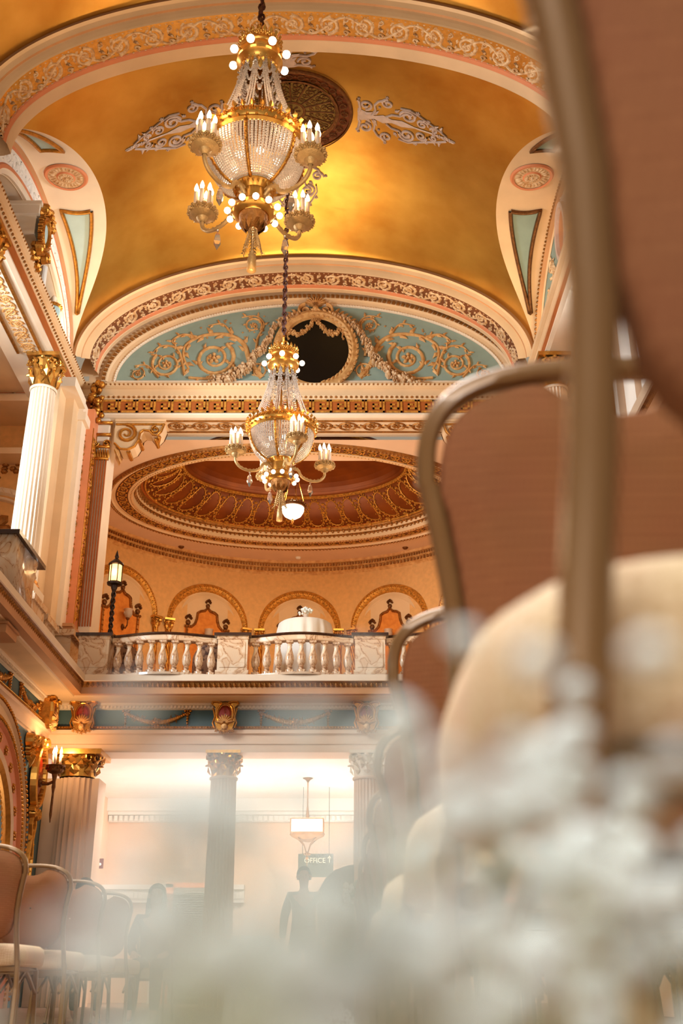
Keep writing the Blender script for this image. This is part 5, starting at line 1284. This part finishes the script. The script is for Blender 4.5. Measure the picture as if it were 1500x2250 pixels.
for k in range(24): m.ball((.18+random.uniform(-.1, .12), random.uniform(-.28, .28), .95+random.uniform(-.14, .14)), random.uniform(.05, .08), 6); m.ball((.12, random.uniform(-.25, .25), random.uniform(-.1, .2)), .07, 6)
m.build('gilt_relief', 'gold', rt)
m = MB(); m.dome(M, 0, 0, .18, .30, .08, 16); m.build('oval_boss', 'blue_light', rt)
# candle sconce beyond the left cornice
rt = empty('cornice_torch', (-6.15, 18.7, 13.2)); tag(rt, 'white candle torch behind the left cornice', 'torch')
m = MB(); m.lathe([(.06, 0), (.09, .12), (.05, .2), (.07, .28)], 12); m.build('holder', 'gold', rt)
m = MB(); m.tube([(0, 0, .28), (0, 0, .80)], .07, 12); m.build('candle', 'white_plaster', rt)

# ================================================================== torch sconce with red cartouche on the lower left wall
rt = empty('torch_sconce', (-5.80, 21.25, 4.0)); tag(rt, 'torch wall lamp with three candles on a tall red and gilt plaque', 'wall lamp')
M = plane_map((.02, -.25, 0), (0, 1, 0), (0, 0, 1), (1, 0, 0))
m = MB(); m.dome(M, 0, 0, .30, .52, .08, 28); m.build('red_plaque', 'red_enamel', rt)
m = MB(); m.rib(M, [(.33*cos(2*PI*k/32), .56*sin(2*PI*k/32)) for k in range(33)], .06, .12)
for k in range(30): a = 2*PI*k/30; m.dome(M, .27*cos(a), .49*sin(a), .02, .02, .11, 5)
for s in (-1, 1):
    m.rib(M, spiral(s*.16, .62, .13, 1.4, s, 0, .2, 18), .05, .14); m.rib(M, spiral(s*.12, -.68, .12, 1.4, s, PI, .2, 18), .04, .12)
    m.rib(M, [(s*.04, -.6), (s*.14, -.9), (s*.05, -1.15), (s*.13, -1.5), (s*.10, -1.9), (s*.04, -2.4)], .035, .07)
for k in range(18): m.rosette(M, random.uniform(-.2, .2), .58+random.uniform(-.06, .12), .06, .16, 5)
for k in range(14): m.leaf(M, .06*(-1)**k, -.7-.12*k, -PI/2+.7*(-1)**k, .16, .05, .08)
m.build('gilt_frame', 'bright_gold', rt)
m = MB(); m.tube([(.08, -.25, -.12), (.25, -.25, -.14), (.34, -.25, -.10)], [.05, .03, .03], 8); m.lathe([(.01, -.85), (.03, -.7), (.022, -.3), (.04, -.2), (.03, -.1), (.05, .0), (.06, .05)], 10, (.36, -.25, 0)); m.dome(M, 0, -.12, .12, .12, .14, 12)
m.build('torch_arm', 'bronze', rt)
m = MB(); m.lathe([(.05, .04), (.15, .08), (.17, .16), (.19, .20), (.16, .2), (.02, .16)], 18, (.36, -.25, 0))
for k in range(12): a = 2*PI*k/12; m.ball((.36+.17*cos(a), -.25+.17*sin(a), .15), .03, 5)
m.build('candle_dish', 'bronze', rt)
for k in range(3):
    a = 2*PI*k/3+.5; px, py = .36+.08*cos(a), -.25+.08*sin(a); m = MB(); m.m = 0; m.tube([(px, py, .18), (px, py, .42)], .026, 8); m.m = 1; m.lathe([(.012, .42), (.028, .45), (.028, .49), (.0, .57)], 8, (px, py, 0)); m.build('candle', ['candle_white', 'flame_bulb'], rt, True)
point('sconce_lamp', (-5.40, 20.95, 4.55), 45, WARM, .08)
# frieze-side gilt bracket at the top of the lower wall by the corner
m = MB(); M = plane_map((-5.80, 20.38, 4.45), (0, 1, 0), (0, 0, 1), (1, 0, 0))
for k in range(14): m.rosette(M, random.uniform(-.22, .22), random.uniform(-.25, .2), .08, .12, 5)
for s in (-1, 1): m.rib(M, spiral(s*.15, .1, .13, 1.3, s, 0, .2, 16), .05, .14)
m.leaf(M, 0, 0, -PI/2, .4, .15, .14); o = m.build('shell_ornament', 'bright_gold'); tag(o, 'gilt shell ornament between the arch surround and the torch lamp', 'ornament')

# ================================================================== lobby things
p = at(675, 1820, 25.3); zt = zat(1803, 25.3); zb_ = zat(1838, 25.3)
rt = empty('square_pendant', (p.x, 25.3, zb_)); tag(rt, 'square glass pendant lamp on a brass rod in the lobby', 'pendant lamp')
h_ = zt-zb_; W = .36; m = MB(); m.box(-W, W, -W, W, .06, h_); m.build('glass_box', 'box_glow', rt)
m = MB()
for z in (.05, h_): 
    for a, b, c, d in ((-W, W, -W, -W), (-W, W, W, W), (-W, -W, -W, W), (W, W, -W, W)): m.tube([(a, c, z), (b, d, z)], .014, 4)
for a in (-W, W):
    for c in (-W, W): m.tube([(a, c, .04), (a, c, h_)], .014, 4)
m.lathe([(.40, .05), (.36, .0), (.2, -.08), (.05, -.12), (.0, -.12)], 24); m.build('metal_frame', 'old_gold', rt)
m = MB(); m.tube([(0, 0, h_), (0, 0, LZc-zb_-.02)], .018, 6); m.lathe([(.03, h_), (.04, h_+.1), (.03, h_+.2), (.02, h_+.3)], 8); m.build('rod', 'bronze', rt)
m = MB(); m.lathe([(.02, LZc-zb_-.10), (.05, LZc-zb_-.05), (.12, LZc-zb_-.01)], 12); m.build('canopy', 'bronze', rt)
m = MB()
for k in range(4): a = PI/4+PI/2*k; m.tube([(.28*cos(a), .28*sin(a), -.05), (.10*cos(a), .10*sin(a), -.18), (.03*cos(a), .03*sin(a), -.34)], .014, 5)
m.lathe([(.02, -.32), (.05, -.36), (.02, -.42), (.04, -.46), (.0, -.52)], 10)
for k in range(8): a = 2*PI*k/8; m.ball((.06*cos(a), .06*sin(a), -.38), .025, 5)
m.tube([(0, 0, -.5), (0, 0, -.72)], .008, 4); m.build('lower_scrolls', 'old_gold', rt)
# sign
p0 = at(655, 1876, 26.5); p1 = at(732, 1915, 26.5); rt = empty('hanging_sign', (p0.x, 26.5, p1.z)); tag(rt, 'dark hanging sign with pale letters and an arrow below the square pendant', 'sign')
SW, SH = p1.x-p0.x, p0.z-p1.z+.12
m = MB(); m.box(0, SW, 0, .05, -.12, SH-.12); m.build('board', 'sign_green', rt)
fc = bpy.data.curves.new('lettering', 'FONT'); fc.body = 'OFFICE'; fc.size = .155; fc.extrude = .004
fc.materials.append(MATS['sign_letter']); t0_ = bpy.data.objects.new('lettering', fc); t = bpy.data.objects.new('lettering', bpy.data.meshes.new_from_object(t0_)); bpy.data.objects.remove(t0_); COL.objects.link(t); t.parent = rt; t.location = (.14, -.006, SH-.12-.20); t.rotation_euler = (PI/2, 0, 0)
m = MB(); ax = SW-.09; az = SH-.12-.13; m.box(ax-.008, ax+.008, -.008, 0, az-.07, az+.06); m.poly([(ax, -.008, az+.09), (ax-.045, -.008, az+.03), (ax-.03, -.008, az+.02), (ax, -.008, az+.06), (ax+.03, -.008, az+.02), (ax+.045, -.008, az+.03)]); m.build('arrow', 'sign_letter', rt)
m = MB(); 
for xx in (.1, SW-.1): m.tube([(xx, .025, SH-.12), (xx, .025, LZc-p1.z)], .006, 4)
m.build('hanging_wire', 'iron', rt)
# louvered screen / doors
p0, p1 = at(378, 1948, 26.0), at(450, 2190, 26.0)
rt = empty('louvered_door', (p0.x, 26.0, 0)); tag(rt, 'grey louvered door in a pale frame beyond the middle column', 'door'); LW = p1.x-p0.x; LH = p0.z
m = MB(); nl = 46
for i in range(nl): z = .12+(LH-.2)*i/nl; m.poly([(.02, .0, z), (LW, .0, z), (LW, .05, z+.045), (.02, .05, z+.045)])
m.box(.02, LW, .06, .08, 0, LH); m.build('slats', 'louver', rt)
m = MB(); m.box(-.14, .03, -.02, .12, 0, LH+.06); m.box(LW, LW+.12, -.02, .12, 0, LH+.06); m.box(-.14, LW+.12, -.02, .12, LH-.02, LH+.08); m.build('door_frame', 'peach', rt)
m = MB(); m.box(p0.x-.45, p0.x-.20, 26.3, 26.36, 0, LH-.03); o = m.build('white_panel', 'white_plaster'); tag(o, 'narrow bright white panel beside the louvered door', 'panel')
p = at(219, 1897, 26.5); rt = empty('fire_alarm', (p.x, 26.58, p.z)); tag(rt, 'small red wall alarm with a white light in the lobby', 'alarm')
m = MB(); m.box(-.075, .075, -.05, .0, -.11, .11); m.build('casing', 'alarm_red', rt); m = MB(); m.ball((0, -.06, -.02), .035, 8); m.build('strobe', 'white_plaster', rt)
# curved dark green screen with flowers in front of it
p = at(755, 1905, 15.5); rt = empty('curved_screen', (p.x, 15.5, 0)); z1 = p.z
m = MB(); out = [(-.35, z1-.32), (-.25, z1-.15), (-.12, z1-.04), (.05, z1+.02), (.14, z1+.03), (.14, 0), (-.35, 0)]
m.prism(out, lambda a, b: (a, 0, b), lambda a, b: (a, .05, b)); m.build('panel', 'screen_green', rt); tag(rt, 'dark green board with a curved top beside the right chair row', 'board')
p = at(775, 1962, 13.5); rt = empty('bouquet', (p.x, 13.5, p.z)); tag(rt, 'small white and dark bouquet on a stand beside the right chair row', 'flowers')
m = MB(); rnd = random.Random(8); [m.ball((rnd.uniform(-.1, .08), rnd.uniform(-.08, .08), rnd.uniform(-.1, .08)), .04, 6) for k in range(20)]; m.build('blossom', 'petal_white', rt)
m = MB(); [m.ball((rnd.uniform(-.02, .14), rnd.uniform(-.08, .08), rnd.uniform(-.06, .12)), .04, 6) for k in range(16)]; m.tube([(0, 0, -.05), (0, 0, -p.z+.01)], .015, 6); m.build('foliage', 'leaf_green', rt)
# white draped shape low in the middle
p0, p1 = at(505, 2058, 9.0), at(560, 2200, 9.0)
rt = empty('draped_stand', (p0.x+.17, 9.0, 0)); tag(rt, 'narrow white draped stand low behind the flowers', 'draped stand')
m = MB(); n = 64; m.rings([[(r*(1+am*sin(9*2*PI*k/n))*cos(2*PI*k/n), r*(1+am*sin(9*2*PI*k/n))*sin(2*PI*k/n), z) for k in range(n)] for r, z, am in ((.01, p0.z, 0), (.15, p0.z, 0), (.17, p0.z-.03, 0), (.18, .3, .05), (.21, .01, .08))], True); m.build('cloth', 'table_linen', rt, True)
# small ceiling fittings of the alcove
for (u, v, l) in ((655, 1225, 'white smoke detector on the alcove ceiling above the draped table'), (398, 1201, 'small dark ceiling spot at the left of the alcove ceiling'), (890, 1203, 'small dark ceiling spot at the right of the alcove ceiling')):
    r_ = (AZ-HC)/((zat(v, 1)-HC)); q_ = at(u, v, r_); m = MB(); m.lathe([(.0, -.05), (.06, -.045), (.08, -.02), (.09, .0)], 14, (q_.x, q_.y, AZ)); o = m.build('smoke_detector' if u == 655 else 'ceiling_spot', 'white_plaster' if u == 655 else 'bronze', None, True); tag(o, l, 'ceiling fitting')
# ================================================================== banquet chairs
def box_tube(m, pts, wx, wy):
    """rectangular bar along a path lying mostly in XZ"""
    R = []; pts = [Vector(p) for p in pts]; n = len(pts)
    for i, p in enumerate(pts):
        t = (pts[min(i+1, n-1)]-pts[max(i-1, 0)]).normalized(); yv = Vector((0, 1, 0)); yv = (yv-t*yv.dot(t)).normalized(); xv = yv.cross(t)
        R.append([p+xv*a*wx+yv*b*wy for a, b in ((-1, -.6), (-.6, -1), (.6, -1), (1, -.6), (1, .6), (.6, 1), (-.6, 1), (-1, .6))])
    m.rings(R, True, True)
def back_y(z):     # lean of the backrest
    return -.015-.13*max(0, (z-.46)/.48)**1.1
def half_w(z):     # half width of the back frame
    P = ((.30, .202), (.40, .192), (.48, .182), (.56, .176), (.63, .177), (.70, .187), (.76, .199), (.80, .209))
    for (a, x), (b, y) in zip(P, P[1:]):
        if z <= b: return x+(y-x)*max(0, (z-a)/(b-a))
    return .21
def top_curve(n=30):
    out = []
    for i in range(n+1):
        a = PI*i/n; x = -cos(a); s = sin(a); xx = .21*(abs(x)**.74)*(1 if x > 0 else -1); zz = .795+.120*(s**.60)
        out.append((xx, zz))
    return out
def make_chair():
    rt = empty('banquet_chair'); 
    m = MB(); path = [(-half_w(z), back_y(z), z) for z in (.40, .46, .52, .58, .64, .70, .75, .79)]
    path += [(x, back_y(z), z) for x, z in top_curve()]
    path += [(half_w(z), back_y(z), z) for z in (.79, .75, .70, .64, .58, .52, .46, .40)]
    box_tube(m, path, .0105, .0125); o = m.build('back_frame', 'metal_frame', rt); autosmooth(o, 50)
    # upholstered panel with hand-hold notch
    m = MB(); out = []
    tc_ = [(x*.93, z-.014) for x, z in top_curve(40)]
    for x, z in tc_:
        d = max(0, 1-(abs(x)/.085)**2); out.append((x, z-.038*d))
    side = [(half_w(z)*.94, z) for z in (.76, .70, .64, .59)]
    bot = [(.160*cos(a), .575-.085*sin(a)) for a in [PI*i/14 for i in range(15)]]
    out = out+side+bot+[(-x, z) for x, z in reversed(side)]
    cx, cz = 0, .70
    def lay(s, off): return [(cx+(x-cx)*s, back_y(cz+(z-cz)*s)+off, cz+(z-cz)*s) for x, z in out]
    m.m = 0; m.rings([lay(1.0, .010), lay(1.0, -.008), lay(.97, -.014), lay(.7, -.018), lay(.02, -.020)], True)
    m.m = 1; m.rings([lay(1.0, .010), lay(.97, .022), lay(.85, .034), lay(.5, .042), lay(.02, .044)], True)
    o = m.build('backrest', ['fabric_brown', 'fabric_beige'], rt); autosmooth(o, 60)
    # seat cushion
    m = MB(); N = 48
    def se(r, z, dy=0):
        P = []
        for k in range(N):
            a = 2*PI*k/N; c, s = cos(a), sin(a); e_ = .42
            P.append((.222*r*(abs(c)**e_)*(1 if c > 0 else -1)*(1-.05*(s < 0)*abs(s)), .225+.222*r*(abs(s)**e_)*(1 if s > 0 else -1), z))
        return P
    m.m = 0; m.rings([se(.01, .395), se(.93, .395), se(.985, .405), se(1.0, .425), se(1.0, .455), se(.975, .478), se(.90, .49), se(.6, .497), se(.01, .50)], True)
    o = m.build('seat', ['fabric_beige'], rt, True)
    m = MB(); 
    for s in (-1, 1): box_tube(m, [(s*.17, .02, .385), (s*.175, .22, .385), (s*.175, .42, .385)], .011, .011)
    m.box(-.175, .175, .405, .425, .375, .395); m.box(-.175, .175, .02, .04, .375, .395); m.build('seat_frame', 'metal_frame', rt)
    for s in (-1, 1):
        m = MB(); box_tube(m, [(s*.193, -.015, .42), (s*.200, -.02, .30), (s*.206, -.045, .12), (s*.210, -.07, .012)], .0105, .0125); L_ = m.build('leg', 'metal_frame', rt); m = MB(); m.box(s*.210-.014, s*.210+.014, -.085, -.055, 0, .014); m.build('rubber_foot', 'iron', L_)
        m = MB(); box_tube(m, [(s*.174, .405, .385), (s*.178, .41, .25), (s*.186, .425, .012)], .0105, .0115); L_ = m.build('leg', 'metal_frame', rt); m = MB(); m.box(s*.186-.014, s*.186+.014, .41, .44, 0, .014); m.build('rubber_foot', 'iron', L_)
        m = MB(); box_tube(m, [(s*.176, -.015, .28), (s*.174, .12, .34), (s*.174, .20, .38)], .007, .007); box_tube(m, [(s*.178, .405, .28), (s*.176, .30, .34), (s*.174, .22, .38)], .007, .007); m.build('brace', 'metal_frame', rt)
    return rt
proto = make_chair(); used = False
ORD = ['first', 'second', 'third', 'fourth', 'fifth', 'sixth', 'seventh', 'eighth', 'ninth']
def put_chair(x, y, rz, label, grp):
    global used
    o = proto if not used else copy_tree(proto); used = True
    o.location = (x, y, 0); o.rotation_euler = (0, 0, rz); tag(o, label, 'chair', grp)
LY_ = [5.42, 6.34, 7.27, 8.2]
spots_l = {0: 'brown banquet chair at lower left, nearest of the left aisle chairs', 1: 'brown banquet chair at lower left, second along the left aisle', 2: 'brown banquet chair at lower left, third along the aisle with a dark head behind it'}
for i, y in enumerate(LY_):
    for k in range(3):
        if k > 0 and i == 0: continue
        x = -1.675-.49*k
        lb = spots_l.get(i) if k == 0 else None
        lb = lb or 'banquet chair of the left block, %s row, %s from the aisle' % (ORD[i], ORD[k])
        put_chair(x, y, 0, lb, 'banquet chairs of the left block')
RY_ = [.455, 1.16, 1.97, 2.86, 3.77, 4.7, 5.6, 6.5, 7.4]
spots_r = {0: 'very near banquet chair whose blurred post crosses the right of the view', 1: 'near banquet chair whose tall curved brown back fills the right', 2: 'banquet chair whose rounded top corner shows just left of the tall near back', 4: 'banquet chair of the right aisle showing a slim back edge above the flowers', 5: 'banquet chair of the right aisle, back edge lower than the one before it'}
for i, y in enumerate(RY_):
    for k in range(4):
        if i == 0 and k > 0: continue
        x = (.300 if i else .289)+.485*k
        lb = spots_r.get(i) if k == 0 else None
        lb = lb or 'banquet chair of the right block, %s row from the lens, %s from the aisle' % (ORD[i], ORD[k])
        put_chair(x, y, 0 if i == 0 else 0, lb, 'banquet chairs of the right block')

# ================================================================== people, far behind the flowers
def skin_mesh(name, V, E_, R_, m, parent, root=0, sub=2):
    me = bpy.data.meshes.new(name); me.from_pydata([tuple(v) for v in V], E_, []); me.materials.append(MATS[m])
    o = bpy.data.objects.new(name, me); COL.objects.link(o); o.parent = parent
    sk = o.modifiers.new('skin', 'SKIN'); sk.use_smooth_shade = True
    if not me.skin_vertices: bpy.context.view_layer.objects.active = o
    lay = me.skin_vertices[0].data
    for i, r in enumerate(R_): lay[i].radius = (r, r) if not isinstance(r, tuple) else r; lay[i].use_root = (i == root)
    ss = o.modifiers.new('sub', 'SUBSURF'); ss.levels = ss.render_levels = sub
    return o
def person(x, y, rz, seated, shirt, hair_len, lbl, z0=0.0):
    rt = empty('person', (x, y, z0), rz); tag(rt, lbl, 'person')       # faces local -Y
    hz = .50 if seated else .94
    J = {}; E_ = []; R_ = []; V = []
    def J_(n, p, r, par=None):
        J[n] = len(V); V.append(p); R_.append(r)
        if par: E_.append((J[par], J[n]))
    J_('pelvis', (0, .02, hz+.02), (.15, .11)); J_('waist', (0, .03, hz+.20), (.125, .09), 'pelvis'); J_('chest', (0, .02, hz+.38), (.15, .10), 'waist'); J_('neckb', (0, .02, hz+.50), (.07, .06), 'chest'); J_('neck', (0, .01, hz+.56), .05, 'neckb')
    J_('jaw', (0, -.015, hz+.62), (.062, .07), 'neck'); J_('head', (0, 0, hz+.70), (.078, .092), 'jaw'); J_('crown', (0, .012, hz+.765), (.062, .075), 'head')
    for s, n in ((-1, 'l'), (1, 'r')):
        J_('sh'+n, (s*.17, .02, hz+.46), .055, 'chest'); J_('el'+n, (s*.24, .0 if seated else .03, hz+.20), .042, 'sh'+n); J_('wr'+n, (s*.16 if seated else s*.25, -.22 if seated else -.02, hz+.12 if seated else hz-.04), .028, 'el'+n)
        d = Vector((-.02*s, -.09, -.02)) if seated else Vector((0, -.02, -.09)); w_ = Vector(V[J['wr'+n]]); J_('palm'+n, tuple(w_+d*.6), .030, 'wr'+n)
        side = Vector((1, 0, 0)) if seated else Vector((0, 1, 0))
        for f in range(4):
            b = w_+d*.6+side*(.022*(f-1.5)); L = (.9, 1.0, .95, .75)[f]; J_('f%d%s' % (f, n), tuple(b+d*.55*L), .009, 'palm'+n); J_('g%d%s' % (f, n), tuple(b+d*.95*L+Vector((0, 0, -.012))), .008, 'f%d%s' % (f, n))
        J_('t'+n, tuple(w_+d*.35+side*(-.045*s)), .010, 'palm'+n); J_('u'+n, tuple(w_+d*.7+side*(-.055*s)), .008, 't'+n)
        if seated: J_('hip'+n, (s*.09, -.02, hz), .085, 'pelvis'); J_('kn'+n, (s*.11, -.42, hz+.02), .06, 'hip'+n); J_('an'+n, (s*.11, -.44, .09), .038, 'kn'+n); J_('to'+n, (s*.12, -.58, .035), .03, 'an'+n)
        else: J_('hip'+n, (s*.09, .02, hz-.08), .085, 'pelvis'); J_('kn'+n, (s*.10, 0, hz-.46), .06, 'hip'+n); J_('an'+n, (s*.10, .03, .09), .038, 'kn'+n); J_('to'+n, (s*.11, -.12, .03), .03, 'an'+n)
    skin_mesh('body', V, E_, R_, 'skin', rt)
    keep = ['pelvis', 'waist', 'chest', 'neckb', 'shl', 'ell', 'wrl', 'shr', 'elr', 'wrr', 'hipl', 'knl', 'anl', 'hipr', 'knr', 'anr']
    mp = {J[k]: i for i, k in enumerate(keep)}
    skin_mesh('clothing', [V[J[k]] for k in keep], [(mp[a], mp[b]) for a, b in E_ if a in mp and b in mp], [tuple(q+.014 for q in (R_[J[k]] if isinstance(R_[J[k]], tuple) else (R_[J[k]],)*2)) if k != 'neckb' else (.06, .05) for k in keep], shirt, rt)
    m = MB(); hc = Vector((0, .022, hz+.715)); R2 = []
    for i in range(9):
        a = PI*.5*(1-i/8)*1.0; 
        R2.append([hc+Vector((.094*cos(a)*cos(t), .112*cos(a)*sin(t), .102*sin(a))) for t in [rad(-30)+rad(240)*k/20 for k in range(21)]])
    if hair_len > 0:
        for i in range(1, 7): q = i/6; R2.append([hc+Vector((.10*(1+.25*q)*cos(t), .02*q+.108*sin(t)*(1-.2*q), -hair_len*q)) for t in [rad(-30)+rad(240)*k/20 for k in range(21)]])
    else: R2.append([hc+Vector((.09*cos(t), .105*sin(t), -.06)) for t in [rad(0)+rad(180)*k/20 for k in range(21)]])
    m.rings(R2); m.build('hair', 'hair', rt, True)
    m = MB(); 
    for s in (-1, 1): m.ball((s*.031, -.088, hz+.70), .010, 6); m.ball((s*.080, .01, hz+.69), .018, 6, 1.5)
    m.ball((0, -.10, hz+.675), .014, 6, 1.5); m.box(-.02, .02, -.090, -.085, hz+.640, hz+.647); m.build('nose_and_ears', 'skin', rt, True)
    m = MB(); [m.ball((s*.031, -.090, hz+.70), .009, 6, .6) for s in (-1, 1)]; m.build('eyes', 'hair', rt, True)
    m = MB(); m.ball((0, -.086, hz+.645), .02, 8, .3); m.build('mouth', 'peach', rt, True)
p = at(345, 1960, 12.0); person(p.x, 12.0, 0, True, 'dark_cloth', .32, 'person with long dark hair and dark top, seated and facing the camera')
p = at(190, 1930, 11.4); person(p.x, 11.4, PI, True, 'dark_cloth', 0, 'person seen as a dark-haired head just above the third left chair')
p = at(668, 1900, 14.2); person(p.x, 14.2, 0, False, 'grey_cloth', 0, 'person standing in grey clothes behind the flower haze below the hanging sign', -.05+.0)
# two chairs they sit on
for (u, Y, rz, lb) in ((345, 12.12, PI, 'banquet chair under the seated long-haired person'), (190, 11.2, 0, 'banquet chair under the person with the dark head')):
    c = copy_tree(proto); pp = at(u, 1940, 12.0 if u == 345 else 11.4); c.location = (pp.x, Y, 0); c.rotation_euler = (0, 0, rz); tag(c, lb, 'chair')

# ================================================================== baby's breath in front of the lens
def sprig(cx, cy_, cz_, spread, nb, r, seed, lbl, base=None):
    rnd = random.Random(seed); base = base or (cx+rnd.uniform(-.03, .03), cy_+rnd.uniform(.0, .05), .0)
    rt = empty('babys_breath_sprig', (0, 0, 0)); tag(rt, lbl, 'flowers', 'white baby\'s breath sprigs before the lens')
    st = MB(); bl = MB(); hub = Vector((cx, cy_, cz_-spread*1.1)); b0 = Vector(base)
    if hub.z < .02: hub.z = .02
    st.tube([b0, b0.lerp(hub, .5)+Vector((rnd.uniform(-.006, .006), rnd.uniform(-.004, .006), 0)), hub], [.0006, .0005, .0004], 5)
    for k in range(nb):
        d = Vector((rnd.gauss(0, .6), rnd.gauss(0, .45), rnd.gauss(0, .55)))*spread; p_ = Vector((cx, cy_, cz_))+d; p_.y = max(p_.y, .062)
        if p_.z < .012: p_.z = .012
        mid = hub.lerp(p_, .5)+Vector((rnd.uniform(-.2, .2), 0, .15))*spread; st.tube([hub, mid, p_], [.00025, .0002, .0002], 3, False)
        rr = r*rnd.uniform(.75, 1.2); bl.ball(p_, rr*.75, 6)
        for q in range(6):
            a = 2*PI*q/6; v_ = Vector((cos(a), sin(a)*.9, rnd.uniform(-.3, .7))).normalized(); bl.ball(p_+v_*rr*.5, rr*.5, 4)
    st.build('stem', 'stem_green', rt); bl.build('blossoms', 'petal_white', rt, True)
FL = 'white baby\'s breath sprig blurred close before the lens'
def S(u, v, d, spread, nb, r, seed, where):
    if u > 950: d *= 1.3; spread *= 1.3; r *= 1.12
    if v > 2000: nb *= 1.25 if u < 450 else 1.6
    if u < 950: spread = min(spread, (.06 if v < 1950 else .09)*d)
    p_ = at(u, v, d); sprig(p_.x, d, p_.z, spread, max(2, round(nb*(.5 if u < 820 else .30))), r, seed, 'white baby\'s breath sprig '+where)
# (pixel the head appears at, distance, spread, blossoms, blossom radius)
S(872, 1560, .18, .007, 10, .0030, 1, 'rising beside the marble pedestal')
S(905, 1670, .16, .010, 16, .0030, 2, 'below the small chair corner')
S(1060, 1640, .17, .016, 9, .0042, 3, 'over the pale seat of the nearest chair')
S(1160, 1700, .19, .018, 12, .0044, 4, 'at the foot of the nearest chair post')
S(1250, 1710, .20, .009, 4, .0052, 5, 'right of the nearest chair post')
S(1180, 1800, .17, .018, 8, .0040, 6, 'left of the brown seat front')
S(1435, 1905, .20, .005, 2, .0058, 7, 'single bright head over the right seat front')
S(1260, 1880, .18, .008, 3, .0048, 8, 'above the brown gap')
S(1250, 1960, .17, .012, 5, .0044, 9, 'in the gap below the right seat front')
S(1100, 1900, .16, .022, 13, .0040, 10, 'below the pale seat')
S(1000, 1850, .14, .024, 16, .0032, 11, 'in front of the right aisle chairs')
S(900, 1800, .15, .014, 8, .0026, 12, 'faint over the slim chair backs')
S(1340, 2010, .17, .020, 14, .0040, 13, 'low on the right')
S(1450, 2080, .16, .022, 16, .0040, 14, 'low at the right frame edge')
S(1180, 2060, .15, .028, 22, .0038, 15, 'low right of centre')
S(1030, 2060, .13, .028, 22, .0034, 16, 'low at centre right')
S(900, 2050, .12, .026, 20, .0030, 17, 'low at centre, under the aisle chairs')
S(780, 2090, .12, .026, 18, .0028, 18, 'low at centre')
S(640, 1990, .11, .020, 14, .0026, 19, 'in front of the middle column')
S(600, 1975, .11, .020, 10, .0025, 20, 'across the middle column')
S(420, 1830, .11, .018, 6, .0024, 21, 'faint left of the middle column')
S(715, 1560, .15, .007, 4, .0026, 22, 'faint over the teal frieze')
S(325, 1545, .15, .005, 4, .0026, 23, 'faint over the balcony edge')
S(560, 1720, .12, .008, 4, .0018, 24, 'faint at the middle capital')
S(285, 1900, .13, .005, 4, .0030, 25, 'over the second left chair')
S(330, 2060, .13, .014, 5, .0028, 26, 'over the third left chair')
S(420, 1990, .11, .020, 11, .0026, 27, 'before the seated person')
S(380, 2110, .12, .022, 15, .0032, 28, 'low left of centre')
S(240, 2190, .14, .020, 10, .0034, 29, 'low at left')
S(60, 2215, .14, .018, 10, .0032, 30, 'low at the left frame corner')
S(520, 2120, .11, .024, 15, .0028, 31, 'low before the white stand')
S(640, 2190, .12, .024, 14, .0028, 32, 'bottom centre left')
S(850, 2200, .14, .028, 20, .0034, 33, 'bottom centre right')
S(1050, 2200, .14, .028, 22, .0034, 34, 'bottom right of centre')
S(1230, 2210, .16, .028, 18, .0036, 35, 'bottom right')
S(450, 2220, .13, .022, 12, .0030, 37, 'bottom left of centre')
S(640, 1800, .12, .024, 4, .0020, 38, 'faint before the square pendant')
S(600, 2080, .10, .022, 12, .0024, 39, 'low before the standing person')
S(1340, 1800, .22, .006, 2, .0042, 40, 'small head over the right seat edge')
# round puff of baby's breath farther down the aisle
p = at(732, 2235, 4.0); rt = empty('flower_puff', (p.x, 4.0, 0)); tag(rt, 'round puff of tiny white flowers standing low in the aisle', 'flowers')
m = MB(); rnd = random.Random(5)
for k in range(520):
    d = Vector((rnd.gauss(0, 1), rnd.gauss(0, 1), rnd.gauss(0, 1))).normalized()*(.075*rnd.uniform(.75, 1.05)); m.ball(Vector((0, 0, p.z-.03))+d, .0045, 4)
m.build('blossoms', 'petal_white', rt)
m = MB()
for k in range(16): a = 2*PI*k/16; m.tube([(0, 0, .0), (.02*cos(a), .02*sin(a), (p.z-.03)*.6), (.05*cos(a), .05*sin(a), p.z-.05)], .0015, 4)
m.build('stems', 'stem_green', rt)
